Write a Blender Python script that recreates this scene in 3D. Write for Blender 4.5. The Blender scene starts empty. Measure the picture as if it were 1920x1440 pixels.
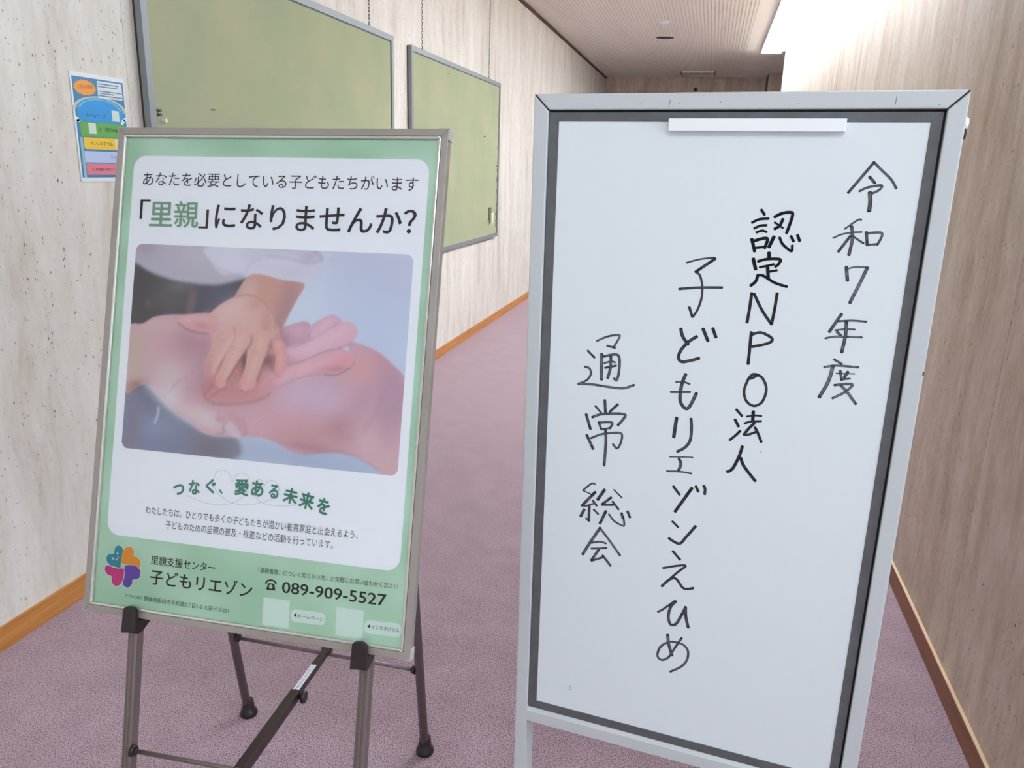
import bpy, bmesh, math, random
import numpy as np
from mathutils import Vector, Matrix
random.seed(7)
sc = bpy.context.scene
col = sc.collection

# ---------------------------------------------------------------- camera, world, light, exposure
CAM_H = 1.3
cam_d = bpy.data.cameras.new('camera'); cam_d.sensor_width = 36; cam_d.sensor_fit = 'HORIZONTAL'; cam_d.lens = 27.4127
cam = bpy.data.objects.new('camera', cam_d); col.objects.link(cam)
r_ = (0.9701659, 0.24078101, 0.02833068); u_ = (-0.09068028, 0.25201011, 0.96346665); w_ = (-0.22484486, 0.93729153, -0.2663257)
cam.matrix_world = Matrix(((r_[0], u_[0], -w_[0], 0), (r_[1], u_[1], -w_[1], 0), (r_[2], u_[2], -w_[2], CAM_H), (0, 0, 0, 1)))
cam_d.clip_start = 0.05
sc.camera = cam
sc.view_settings.view_transform = 'Standard'; sc.view_settings.look = 'None'
sc.view_settings.exposure = 0.0; sc.view_settings.gamma = 1.0; sc.view_settings.use_curve_mapping = False

world = bpy.data.worlds.new('sky'); sc.world = world; world.use_nodes = True
bg = world.node_tree.nodes['Background']; bg.inputs[0].default_value = (0.78, 0.90, 1.0, 1); bg.inputs[1].default_value = 7.0
DIFFUSER_STRENGTH = 41.0          # the fluorescent trough along the right edge of the ceiling
REAR_FILL_STRENGTH = 8.0      # unseen fill panel added behind the camera

XL, XR, ZC = -1.7555, 0.7062, 2.7202      # left wall, right wall, ceiling
YB, YR, YE = -3.2, 10.40, 13.04           # rear wall, end of the right wall, end wall
YS, XO = 1.45, 2.2                         # the right wall starts here; behind it a lobby opens to the right, up to its window wall
portal = bpy.data.lights.new('window_portal', 'AREA'); portal.shape = 'RECTANGLE'; portal.size = 3.2; portal.size_y = 1.5
portal.cycles.is_portal = True
po = bpy.data.objects.new('window_portal', portal); col.objects.link(po); po.location = (XO + 0.10, -0.6, 1.65); po.rotation_euler = (math.radians(90), 0, math.radians(90))

portal = bpy.data.lights.new('window_portal', 'AREA'); portal.shape = 'RECTANGLE'; portal.size = 1.9; portal.size_y = 1.65; portal.cycles.is_portal = True
po = bpy.data.objects.new('window_portal', portal); col.objects.link(po); po.location = (XL - 0.10, -2.05, 1.725); po.rotation_euler = (math.radians(90), 0, math.radians(-90))

# ---------------------------------------------------------------- helpers
def S(r, g, b):
    f = lambda v: (v / 255 / 12.92) if v / 255 <= 0.04045 else ((v / 255 + 0.055) / 1.055) ** 2.4
    return (f(r), f(g), f(b), 1.0)

def mat(name, colour=(0.5, 0.5, 0.5, 1), rough=0.5, metal=0.0, spec=0.5, coat=0.0, noise=None, bump=None, emit=None):
    m = bpy.data.materials.new(name); m.use_nodes = True
    nt = m.node_tree; b = nt.nodes['Principled BSDF']
    b.inputs['Base Color'].default_value = colour; b.inputs['Roughness'].default_value = rough
    b.inputs['Metallic'].default_value = metal; b.inputs['Specular IOR Level'].default_value = spec
    b.inputs['Coat Weight'].default_value = coat
    tc = nt.nodes.new('ShaderNodeTexCoord')
    if noise:
        scale, c2, det = noise
        n = nt.nodes.new('ShaderNodeTexNoise'); n.inputs['Scale'].default_value = scale; n.inputs['Detail'].default_value = det
        nt.links.new(tc.outputs['Object'], n.inputs['Vector'])
        r = nt.nodes.new('ShaderNodeValToRGB'); r.color_ramp.elements[0].position = 0.3; r.color_ramp.elements[1].position = 0.7
        r.color_ramp.elements[0].color = colour; r.color_ramp.elements[1].color = c2
        nt.links.new(n.outputs['Fac'], r.inputs['Fac']); nt.links.new(r.outputs['Color'], b.inputs['Base Color'])
    if bump:
        n = nt.nodes.new('ShaderNodeTexNoise'); n.inputs['Scale'].default_value = bump[0]; n.inputs['Detail'].default_value = 3
        nt.links.new(tc.outputs['Object'], n.inputs['Vector'])
        bp = nt.nodes.new('ShaderNodeBump'); bp.inputs['Strength'].default_value = bump[1]; bp.inputs['Distance'].default_value = 0.002
        nt.links.new(n.outputs['Fac'], bp.inputs['Height']); nt.links.new(bp.outputs['Normal'], b.inputs['Normal'])
    if emit:
        b.inputs['Emission Color'].default_value = emit[0]; b.inputs['Emission Strength'].default_value = emit[1]
    return m

def travertine(name, c_a, c_b, c_c, pore_col, pore_amount, tone=0.10):
    m = bpy.data.materials.new(name); m.use_nodes = True
    nt = m.node_tree; N = nt.nodes; Lk = nt.links; b = N['Principled BSDF']
    b.inputs['Roughness'].default_value = 0.55; b.inputs['Specular IOR Level'].default_value = 0.3
    tc = N.new('ShaderNodeTexCoord'); oi = N.new('ShaderNodeObjectInfo')
    mul = N.new('ShaderNodeMath'); mul.operation = 'MULTIPLY'; mul.inputs[1].default_value = 37.0
    Lk.new(oi.outputs['Random'], mul.inputs[0])
    add = N.new('ShaderNodeVectorMath'); add.operation = 'ADD'
    Lk.new(tc.outputs['Object'], add.inputs[0]); Lk.new(mul.outputs[0], add.inputs[1])
    # gentle warp so that the veins wander
    wn = N.new('ShaderNodeTexNoise'); wn.inputs['Scale'].default_value = 2.2; wn.inputs['Detail'].default_value = 2
    Lk.new(add.outputs[0], wn.inputs['Vector'])
    ws = N.new('ShaderNodeVectorMath'); ws.operation = 'SCALE'; ws.inputs['Scale'].default_value = 0.10
    Lk.new(wn.outputs['Color'], ws.inputs[0])
    wa = N.new('ShaderNodeVectorMath'); wa.operation = 'ADD'; Lk.new(add.outputs[0], wa.inputs[0]); Lk.new(ws.outputs[0], wa.inputs[1])
    def noise(sc3, scale, det, rough=0.55, src=None):
        mp = N.new('ShaderNodeMapping'); mp.inputs['Scale'].default_value = sc3
        Lk.new((src or wa).outputs[0], mp.inputs['Vector'])
        n = N.new('ShaderNodeTexNoise'); n.inputs['Scale'].default_value = scale; n.inputs['Detail'].default_value = det
        n.inputs['Roughness'].default_value = rough
        Lk.new(mp.outputs[0], n.inputs['Vector']); return n
    veins = noise((1, 1, 0.15), 8.0, 6, 0.6)
    ramp = N.new('ShaderNodeValToRGB'); e = ramp.color_ramp.elements
    e[0].position = 0.30; e[0].color = c_b; e[1].position = 0.68; e[1].color = c_a
    mid = ramp.color_ramp.elements.new(0.47); mid.color = c_c
    Lk.new(veins.outputs['Fac'], ramp.inputs['Fac'])
    fine = noise((1, 1, 0.35), 55.0, 5, 0.65)
    mx = N.new('ShaderNodeMix'); mx.data_type = 'RGBA'; mx.blend_type = 'OVERLAY'; mx.inputs['Factor'].default_value = 0.30
    Lk.new(ramp.outputs['Color'], mx.inputs['A']); Lk.new(fine.outputs['Fac'], mx.inputs['B'])
    cloud = noise((1, 1, 0.40), 16.0, 6, 0.65)
    mx2 = N.new('ShaderNodeMix'); mx2.data_type = 'RGBA'; mx2.blend_type = 'SOFT_LIGHT'; mx2.inputs['Factor'].default_value = 0.6
    Lk.new(mx.outputs['Result'], mx2.inputs['A']); Lk.new(cloud.outputs['Fac'], mx2.inputs['B'])
    # per-slab tone
    tr = N.new('ShaderNodeMapRange'); tr.inputs['To Min'].default_value = 1 - tone; tr.inputs['To Max'].default_value = 1.0
    Lk.new(oi.outputs['Random'], tr.inputs['Value'])
    ts = N.new('ShaderNodeVectorMath'); ts.operation = 'SCALE'
    Lk.new(mx2.outputs['Result'], ts.inputs[0]); Lk.new(tr.outputs[0], ts.inputs['Scale'])
    # pores: short dark vertical pits, gathered in bands
    p1 = noise((1, 1, 0.42), 150.0, 2, 0.5)
    p2 = noise((1, 1, 0.3), 5.0, 3)
    t1 = N.new('ShaderNodeMapRange'); t1.inputs['From Min'].default_value = 0.325; t1.inputs['From Max'].default_value = 0.285
    Lk.new(p1.outputs['Fac'], t1.inputs['Value'])
    t2 = N.new('ShaderNodeMapRange'); t2.inputs['From Min'].default_value = 0.46 - pore_amount * 0.1; t2.inputs['From Max'].default_value = 0.6 - pore_amount * 0.1
    Lk.new(p2.outputs['Fac'], t2.inputs['Value'])
    pm = N.new('ShaderNodeMath'); pm.operation = 'MULTIPLY'; Lk.new(t1.outputs[0], pm.inputs[0]); Lk.new(t2.outputs[0], pm.inputs[1])
    mx3 = N.new('ShaderNodeMix'); mx3.data_type = 'RGBA'; mx3.inputs['B'].default_value = pore_col
    Lk.new(pm.outputs[0], mx3.inputs['Factor']); Lk.new(ts.outputs[0], mx3.inputs['A'])
    Lk.new(mx3.outputs['Result'], b.inputs['Base Color'])
    bp = N.new('ShaderNodeBump'); bp.inputs['Strength'].default_value = 0.5; bp.inputs['Distance'].default_value = 0.0015; bp.invert = True
    Lk.new(pm.outputs[0], bp.inputs['Height']); Lk.new(bp.outputs['Normal'], b.inputs['Normal'])
    return m

def carpet_mat():
    m = bpy.data.materials.new('carpet'); m.use_nodes = True
    nt = m.node_tree; N = nt.nodes; Lk = nt.links; b = N['Principled BSDF']
    b.inputs['Roughness'].default_value = 0.95; b.inputs['Specular IOR Level'].default_value = 0.1
    b.inputs['Sheen Weight'].default_value = 0.9; b.inputs['Sheen Roughness'].default_value = 0.4; b.inputs['Sheen Tint'].default_value = (1.0, 0.9, 0.98, 1)
    tc = N.new('ShaderNodeTexCoord')
    def noise(scale, det):
        n = N.new('ShaderNodeTexNoise'); n.inputs['Scale'].default_value = scale; n.inputs['Detail'].default_value = det
        Lk.new(tc.outputs['Object'], n.inputs['Vector']); return n
    n1 = noise(360, 3)
    r = N.new('ShaderNodeValToRGB'); e = r.color_ramp.elements
    e[0].position = 0.36; e[0].color = S(70, 48, 56); e[1].position = 0.60; e[1].color = S(188, 162, 172)
    k = r.color_ramp.elements.new(0.46); k.color = S(148, 120, 131)
    Lk.new(n1.outputs['Fac'], r.inputs['Fac'])
    n2 = noise(9, 3)
    mx = N.new('ShaderNodeMix'); mx.data_type = 'RGBA'; mx.blend_type = 'SOFT_LIGHT'; mx.inputs['Factor'].default_value = 0.35
    Lk.new(r.outputs['Color'], mx.inputs['A']); Lk.new(n2.outputs['Fac'], mx.inputs['B'])
    Lk.new(mx.outputs['Result'], b.inputs['Base Color'])
    bp = N.new('ShaderNodeBump'); bp.inputs['Strength'].default_value = 0.6; bp.inputs['Distance'].default_value = 0.003
    Lk.new(n1.outputs['Fac'], bp.inputs['Height']); Lk.new(bp.outputs['Normal'], b.inputs['Normal'])
    return m

def wood_mat(name, c1, c2, axis='Y'):
    m = bpy.data.materials.new(name); m.use_nodes = True
    nt = m.node_tree; N = nt.nodes; Lk = nt.links; b = N['Principled BSDF']
    b.inputs['Roughness'].default_value = 0.45
    tc = N.new('ShaderNodeTexCoord'); mp = N.new('ShaderNodeMapping')
    mp.inputs['Scale'].default_value = (1, 0.05, 1) if axis == 'Y' else (0.05, 1, 1)
    Lk.new(tc.outputs['Object'], mp.inputs['Vector'])
    n = N.new('ShaderNodeTexNoise'); n.inputs['Scale'].default_value = 70; n.inputs['Detail'].default_value = 5
    Lk.new(mp.outputs[0], n.inputs['Vector'])
    r = N.new('ShaderNodeValToRGB'); r.color_ramp.elements[0].position = 0.3; r.color_ramp.elements[1].position = 0.7
    r.color_ramp.elements[0].color = c1; r.color_ramp.elements[1].color = c2
    Lk.new(n.outputs['Fac'], r.inputs['Fac']); Lk.new(r.outputs['Color'], b.inputs['Base Color'])
    return m

class MB:
    """collects shapes, then links them as one mesh object"""
    def __init__(self): self.bm = bmesh.new()
    def box(self, x0, x1, y0, y1, z0, z1, bevel=0):
        v = [self.bm.verts.new((x, y, z)) for x in (x0, x1) for y in (y0, y1) for z in (z0, z1)]
        fs = [(0, 1, 3, 2), (4, 6, 7, 5), (0, 4, 5, 1), (2, 3, 7, 6), (0, 2, 6, 4), (1, 5, 7, 3)]
        F = [self.bm.faces.new([v[i] for i in f]) for f in fs]
        self._bev(F, bevel); return self
    def _bev(self, F, bevel, seg=2):
        bmesh.ops.recalc_face_normals(self.bm, faces=F)
        if bevel:
            es = list({e for f in F for e in f.edges})
            bmesh.ops.bevel(self.bm, geom=es, offset=bevel, segments=seg, profile=0.5, affect='EDGES')
    def prism(self, pts, z0, z1, bevel=0, M=None):
        """polygon pts (x,y) swept from z0 to z1; M maps to place"""
        f = (lambda p: M @ Vector(p)) if M is not None else (lambda p: p)
        a = [self.bm.verts.new(f((x, y, z0))) for x, y in pts]; b = [self.bm.verts.new(f((x, y, z1))) for x, y in pts]
        F = [self.bm.faces.new(a[::-1]), self.bm.faces.new(b)]
        n = len(pts)
        for i in range(n): F.append(self.bm.faces.new((a[i], a[(i + 1) % n], b[(i + 1) % n], b[i])))
        self._bev(F, bevel); return self
    def flat(self, pts, z):
        vs = [self.bm.verts.new((x, y, z)) for x, y in pts]
        f = self.bm.faces.new(vs); f.normal_update()
        if f.normal.z < 0: f.normal_flip()
        return self
    def tube(self, p0, p1, r0, r1=None, seg=16, cap=True):
        r1 = r0 if r1 is None else r1
        p0, p1 = Vector(p0), Vector(p1); d = (p1 - p0).normalized(); q = d.to_track_quat('Z', 'Y')
        A, B = [], []
        for i in range(seg):
            t = 2 * math.pi * i / seg; o = q @ Vector((math.cos(t), math.sin(t), 0))
            A.append(self.bm.verts.new(p0 + o * r0)); B.append(self.bm.verts.new(p1 + o * r1))
        for i in range(seg):
            f = self.bm.faces.new((A[i], A[(i + 1) % seg], B[(i + 1) % seg], B[i])); f.smooth = True
        if cap: self.bm.faces.new(A[::-1]); self.bm.faces.new(B)
        return self
    def lathe(self, prof, M, seg=24):
        """profile (r,z) turned about z, then placed by M"""
        rings = []
        for r, z in prof:
            rings.append([self.bm.verts.new(M @ Vector((r * math.cos(2 * math.pi * i / seg), r * math.sin(2 * math.pi * i / seg), z))) for i in range(seg)])
        for a, b in zip(rings, rings[1:]):
            for i in range(seg):
                f = self.bm.faces.new((a[i], a[(i + 1) % seg], b[(i + 1) % seg], b[i])); f.smooth = True
        self.bm.faces.new(rings[0][::-1]); self.bm.faces.new(rings[-1]); return self
    def torus(self, M, R, r, ys=1.0, n=12, k=6):
        rg = []
        for i in range(n):
            t = 2 * math.pi * i / n; c = Vector((R * math.cos(t), R * ys * math.sin(t), 0)); o = Vector((math.cos(t), math.sin(t), 0))
            rg.append([self.bm.verts.new(M @ (c + o * r * math.cos(2 * math.pi * j / k) + Vector((0, 0, r * math.sin(2 * math.pi * j / k))))) for j in range(k)])
        for i in range(n):
            for j in range(k):
                f = self.bm.faces.new((rg[i][j], rg[(i + 1) % n][j], rg[(i + 1) % n][(j + 1) % k], rg[i][(j + 1) % k])); f.smooth = True
        return self
    def build(self, name, material, parent=None, **props):
        me = bpy.data.meshes.new(name); self.bm.to_mesh(me); self.bm.free(); me.materials.append(material)
        return link(name, me, parent, **props)

def link(name, data, parent=None, **props):
    o = bpy.data.objects.new(name, data); col.objects.link(o)
    if parent is not None: o.parent = parent
    for k, v in props.items(): o[k] = v
    return o

def thing(name, label, category, M=None, loc=None, group=None):
    o = bpy.data.objects.new(name, None); col.objects.link(o); o.empty_display_size = 0.05
    if M is not None: o.matrix_world = M
    if loc is not None: o.location = loc
    o['label'] = label; o['category'] = category
    if group: o['group'] = group
    return o

def basis(o, x, y, z):
    return Matrix(((x[0], y[0], z[0], o[0]), (x[1], y[1], z[1], o[1]), (x[2], y[2], z[2], o[2]), (0, 0, 0, 1)))

def rounded(x0, y0, x1, y1, r, seg=8):
    P = []
    for cx, cy, a0 in ((x1 - r, y1 - r, 0), (x0 + r, y1 - r, 90), (x0 + r, y0 + r, 180), (x1 - r, y0 + r, 270)):
        for i in range(seg + 1):
            t = math.radians(a0 + 90 * i / seg); P.append((cx + r * math.cos(t), cy + r * math.sin(t)))
    return P

def quad_rounded(q, r, seg=6):
    P = []
    n = len(q)
    for i in range(n):
        p = Vector(q[i]); a = (Vector(q[i - 1]) - p).normalized(); b = (Vector(q[(i + 1) % n]) - p).normalized()
        s, e = p + a * r, p + b * r
        for k in range(seg + 1):
            t = k / seg; P.append(tuple((1 - t) ** 2 * s + 2 * t * (1 - t) * (p + (a + b) * 0.12 * r) + t * t * e))
    return P

def spline(pts, closed=False, n=8):
    pts = [Vector(p).to_2d() for p in pts]
    if len(pts) == 2: return [pts[0].lerp(pts[1], i / 4) for i in range(5)]
    out = []; m = len(pts); rng = range(m if closed else m - 1)
    for i in rng:
        p0 = pts[(i - 1) % m] if closed or i > 0 else pts[0]; p1 = pts[i]; p2 = pts[(i + 1) % m]
        p3 = pts[(i + 2) % m] if closed or i + 2 < m else pts[-1]
        for k in range(n):
            t = k / n
            out.append(0.5 * ((2 * p1) + (p2 - p0) * t + (2 * p0 - 5 * p1 + 4 * p2 - p3) * t * t + (3 * p1 - p0 - 3 * p2 + p3) * t ** 3))
    if not closed: out.append(pts[-1])
    return out

def ribbon(verts, faces, tones, pts, w, z, tone=0.0):
    """a brush stroke with rounded ends lying at height z"""
    P = spline(pts); n = len(P); base = len(verts)
    D = []
    for i in range(n):
        d = (P[min(i + 1, n - 1)] - P[max(i - 1, 0)])
        D.append(d.normalized() if d.length > 1e-9 else Vector((1, 0)))
    rows = []
    r = w / 2
    for t in (0.05, 0.45, 0.8): rows.append((P[0] - D[0] * r * 0.7 * (1 - t), D[0], r * math.sin(math.acos(1 - t)), 0.2))
    for i in range(n):
        rows.append((P[i], D[i], r, 1.0 if 1 < i < n - 2 else 0.5))
    for t in (0.8, 0.45, 0.05): rows.append((P[-1] + D[-1] * r * 0.7 * (1 - t), D[-1], r * math.sin(math.acos(1 - t)), 0.0))
    for c, d, hw, tf in rows:
        nrm = Vector((-d.y, d.x))
        for s, tt in ((-1, 0.0), (-0.45, 0.8), (0.3, 1.0), (1, 0.0)):
            q = c + nrm * hw * s; verts.append((q.x, q.y, z)); tones.append(tone * tt * tf)
    for i in range(len(rows) - 1):
        for j in range(3):
            a = base + i * 4 + j; faces.append((a, a + 4, a + 5, a + 1))

_curve_cache = {}
def text_mesh(s, weight):
    c = bpy.data.curves.new('lettering', 'FONT'); c.body = s; c.resolution_u = 3; c.fill_mode = 'FRONT'
    o = bpy.data.objects.new('tmp', c); col.objects.link(o)
    bpy.context.view_layer.update()
    me = bpy.data.meshes.new_from_object(o.evaluated_get(bpy.context.evaluated_depsgraph_get()))
    bpy.data.objects.remove(o); bpy.data.curves.remove(c)
    if weight > 0:                       # bolder: the same outlines laid over themselves, a hair apart
        bm = bmesh.new(); base = me; k = 0.016 * weight
        offs = [(-k, 0), (k, 0), (0, k * .7), (0, -k * .7)] if weight > .4 else [(-k, 0), (k, 0)]
        if weight > 1.5: offs = [(k * math.cos(a), k * math.sin(a)) for a in [2 * math.pi * i / 10 for i in range(10)]]
        for layer, (dx, dy) in enumerate(offs):
            bm.from_mesh(base)
            bm.verts.ensure_lookup_table()
            n = len(base.vertices)
            for v in bm.verts[-n:]: v.co.x += dx; v.co.y += dy; v.co.z = layer * 1e-5
        me = bpy.data.meshes.new('lettering'); bm.to_mesh(me); bm.free(); bpy.data.meshes.remove(base)
    return me

def put_text(s, p0, p1, h, z, material, parent, weight=0.0, name='lettering'):
    """p0,p1: bottom left and bottom right of the line (x,y) ; h: height of its tallest glyph"""
    me = text_mesh(s, weight)
    n = len(me.vertices); a = np.empty(n * 3, dtype=np.float32); me.vertices.foreach_get('co', a); a = a.reshape(-1, 3)
    mn, mxv = a.min(0), a.max(0)
    ux = (a[:, 0] - mn[0]) / (mxv[0] - mn[0]); uy = (a[:, 1] - mn[1]) / (mxv[1] - mn[1])
    p0 = np.array(p0); p1 = np.array(p1); ax = p1 - p0; up = np.array([-ax[1], ax[0]]) / np.linalg.norm(ax)
    xy = p0 + ux[:, None] * ax + uy[:, None] * up * h
    a[:, :2] = xy; a[:, 2] += z
    me.vertices.foreach_set('co', a.reshape(-1)); me.update(); me.materials.clear(); me.materials.append(material)
    return link(name, me, parent)

def put_glyph(s, c, w, h, rot, z, material, parent, weight, name='lettering'):
    me = text_mesh(s, weight)
    n = len(me.vertices); a = np.empty(n * 3, dtype=np.float32); me.vertices.foreach_get('co', a); a = a.reshape(-1, 3)
    mn, mxv = a.min(0), a.max(0); a[:, 0] = (a[:, 0] - (mn[0] + mxv[0]) / 2) / (mxv[0] - mn[0]) * w; a[:, 1] = (a[:, 1] - (mn[1] + mxv[1]) / 2) / (mxv[1] - mn[1]) * h
    cs, sn = math.cos(rot), math.sin(rot)
    x = a[:, 0] * cs - a[:, 1] * sn + c[0]; y = a[:, 0] * sn + a[:, 1] * cs + c[1]
    a[:, 0] = x; a[:, 1] = y; a[:, 2] += z
    me.vertices.foreach_set('co', a.reshape(-1)); me.update(); me.materials.clear(); me.materials.append(material)
    return link(name, me, parent)

# ---------------------------------------------------------------- materials
M_LEFT = travertine('pale travertine', S(235, 232, 224), S(206, 199, 189), S(224, 220, 211), S(104, 92, 78), 0.75, 0.06)
M_RIGHT = travertine('warm travertine', S(216, 202, 188), S(182, 160, 143), S(202, 185, 169), S(100, 78, 62), 0.6, 0.05)
M_CARPET = carpet_mat()
M_CEIL = mat('white ceiling board', S(236, 232, 224), 0.9, spec=0.1)
M_GROOVE = mat('grey ceiling groove', S(226, 220, 212), 0.9, spec=0.1)
M_OAK = wood_mat('orange oak', S(178, 116, 56), S(206, 144, 78))
M_OAK_SHADED = wood_mat('shaded oak', S(128, 78, 50), S(152, 98, 66))  # same wood as the left, its weaker light painted into the colour
M_DARKTRIM = mat('dark brown trim', S(74, 54, 42), 0.6)
M_ALU = mat('satin aluminium', S(150, 143, 136), 0.42, 0.4, noise=(6, S(162, 155, 148), 2))
M_ALU_BEAD = mat('bright aluminium bead', S(214, 210, 204), 0.22, 0.7)
M_BOARDALU = mat('blue grey aluminium', S(138, 146, 150), 0.5, 0.25)
M_FELT = mat('green felt', S(162, 172, 142), 0.95, spec=0.05, noise=(3, S(176, 178, 148), 3), bump=(400, 0.3))
M_DARKBROWN = mat('dark brown plastic', S(36, 24, 26), 0.42)
M_BROWNBAR = mat('dark brown painted metal', S(50, 36, 36), 0.35, 0.2)
M_TUBE = mat('bronze grey tube', S(128, 114, 112), 0.35, 0.6)
M_TUBE2 = mat('rear bronze grey tube', S(128, 112, 116), 0.4, 0.5)
M_WHITEFRAME = mat('light grey painted metal', S(196, 199, 201), 0.42, 0.0, spec=0.4)
M_TRIM = mat('charcoal grey trim', S(98, 100, 104), 0.45, 0.1, noise=(30, S(88, 88, 90), 3))
M_BLACK = mat('black gap', S(22, 22, 24), 0.6)
M_WB = mat('white enamel panel', S(222, 228, 231), 0.25, 0.0, spec=0.35)
M_CLIP = mat('white plastic', S(240, 242, 244), 0.35)
M_INK = mat('dark ink', S(26, 22, 32), 0.5); M_BLACKINK = mat('black ink', S(14, 18, 14), 0.5)
M_GREENINK = mat('green ink', S(128, 166, 140), 0.5); M_DGREEN = mat('dark green ink', S(66, 96, 76), 0.5)
M_SLOGAN = mat('teal green ink', S(74, 136, 118), 0.5)
M_PAPERWHITE = mat('white print', S(248, 249, 254), 0.5); M_LINE = mat('thin grey line', S(196, 204, 204), 0.5)
M_CARD = mat('pale green card', S(218, 236, 226), 0.5)
M_BLACKHOLE = mat('dark hole', S(30, 24, 20), 0.8)
M_STONECORE = mat('wall core', S(90, 82, 72), 0.9)

def marker_mat():
    m = bpy.data.materials.new('marker ink'); m.use_nodes = True
    nt = m.node_tree; N = nt.nodes; Lk = nt.links; b = N['Principled BSDF']; b.inputs['Roughness'].default_value = 0.5; b.inputs['Specular IOR Level'].default_value = 0.15
    a = N.new('ShaderNodeAttribute'); a.attribute_name = 'tone'
    tc = N.new('ShaderNodeTexCoord'); n = N.new('ShaderNodeTexNoise'); n.inputs['Scale'].default_value = 90; n.inputs['Detail'].default_value = 2
    Lk.new(tc.outputs['Object'], n.inputs['Vector'])
    mr = N.new('ShaderNodeMapRange'); mr.inputs['From Min'].default_value = 0.3; mr.inputs['From Max'].default_value = 0.7; mr.inputs['To Min'].default_value = 0.55; mr.inputs['To Max'].default_value = 1.3
    Lk.new(n.outputs['Fac'], mr.inputs['Value'])
    mu = N.new('ShaderNodeMath'); mu.operation = 'MULTIPLY'; Lk.new(a.outputs['Fac'], mu.inputs[0]); Lk.new(mr.outputs[0], mu.inputs[1])
    mx = N.new('ShaderNodeMix'); mx.data_type = 'RGBA'; mx.inputs['A'].default_value = S(22, 22, 26); mx.inputs['B'].default_value = S(140, 144, 150)
    Lk.new(mu.outputs[0], mx.inputs['Factor']); Lk.new(mx.outputs['Result'], b.inputs['Base Color'])
    return m
M_MARKER = marker_mat()

def poster_green():
    m = bpy.data.materials.new('poster green'); m.use_nodes = True
    nt = m.node_tree; N = nt.nodes; Lk = nt.links; b = N['Principled BSDF']; b.inputs['Roughness'].default_value = 0.5
    tc = N.new('ShaderNodeTexCoord'); n = N.new('ShaderNodeTexNoise'); n.inputs['Scale'].default_value = 7; n.inputs['Detail'].default_value = 1
    Lk.new(tc.outputs['Object'], n.inputs['Vector'])
    r = N.new('ShaderNodeValToRGB'); r.color_ramp.elements[0].position = 0.35; r.color_ramp.elements[1].position = 0.65
    r.color_ramp.elements[0].color = S(172, 210, 180); r.color_ramp.elements[1].color = S(196, 226, 204)
    Lk.new(n.outputs['Fac'], r.inputs['Fac']); Lk.new(r.outputs['Color'], b.inputs['Base Color'])
    return m
M_PGREEN = poster_green()

def sheet_mat():
    m = bpy.data.materials.new('clear cover sheet'); m.use_nodes = True
    nt = m.node_tree; N = nt.nodes; Lk = nt.links; N.remove(N['Principled BSDF'])
    out = N['Material Output']; tr = N.new('ShaderNodeBsdfTransparent'); gl = N.new('ShaderNodeBsdfGlossy'); gl.inputs['Roughness'].default_value = 0.04
    fr = N.new('ShaderNodeFresnel'); fr.inputs['IOR'].default_value = 1.36
    tc = N.new('ShaderNodeTexCoord'); n = N.new('ShaderNodeTexNoise'); n.inputs['Scale'].default_value = 5; n.inputs['Detail'].default_value = 1
    Lk.new(tc.outputs['Object'], n.inputs['Vector'])
    bp = N.new('ShaderNodeBump'); bp.inputs['Strength'].default_value = 0.25; bp.inputs['Distance'].default_value = 0.004
    Lk.new(n.outputs['Fac'], bp.inputs['Height']); Lk.new(bp.outputs['Normal'], gl.inputs['Normal'])
    mx = N.new('ShaderNodeMixShader'); Lk.new(fr.outputs[0], mx.inputs[0]); Lk.new(tr.outputs[0], mx.inputs[1]); Lk.new(gl.outputs[0], mx.inputs[2])
    Lk.new(mx.outputs[0], out.inputs['Surface'])
    return m
M_SHEET = sheet_mat()

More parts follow.
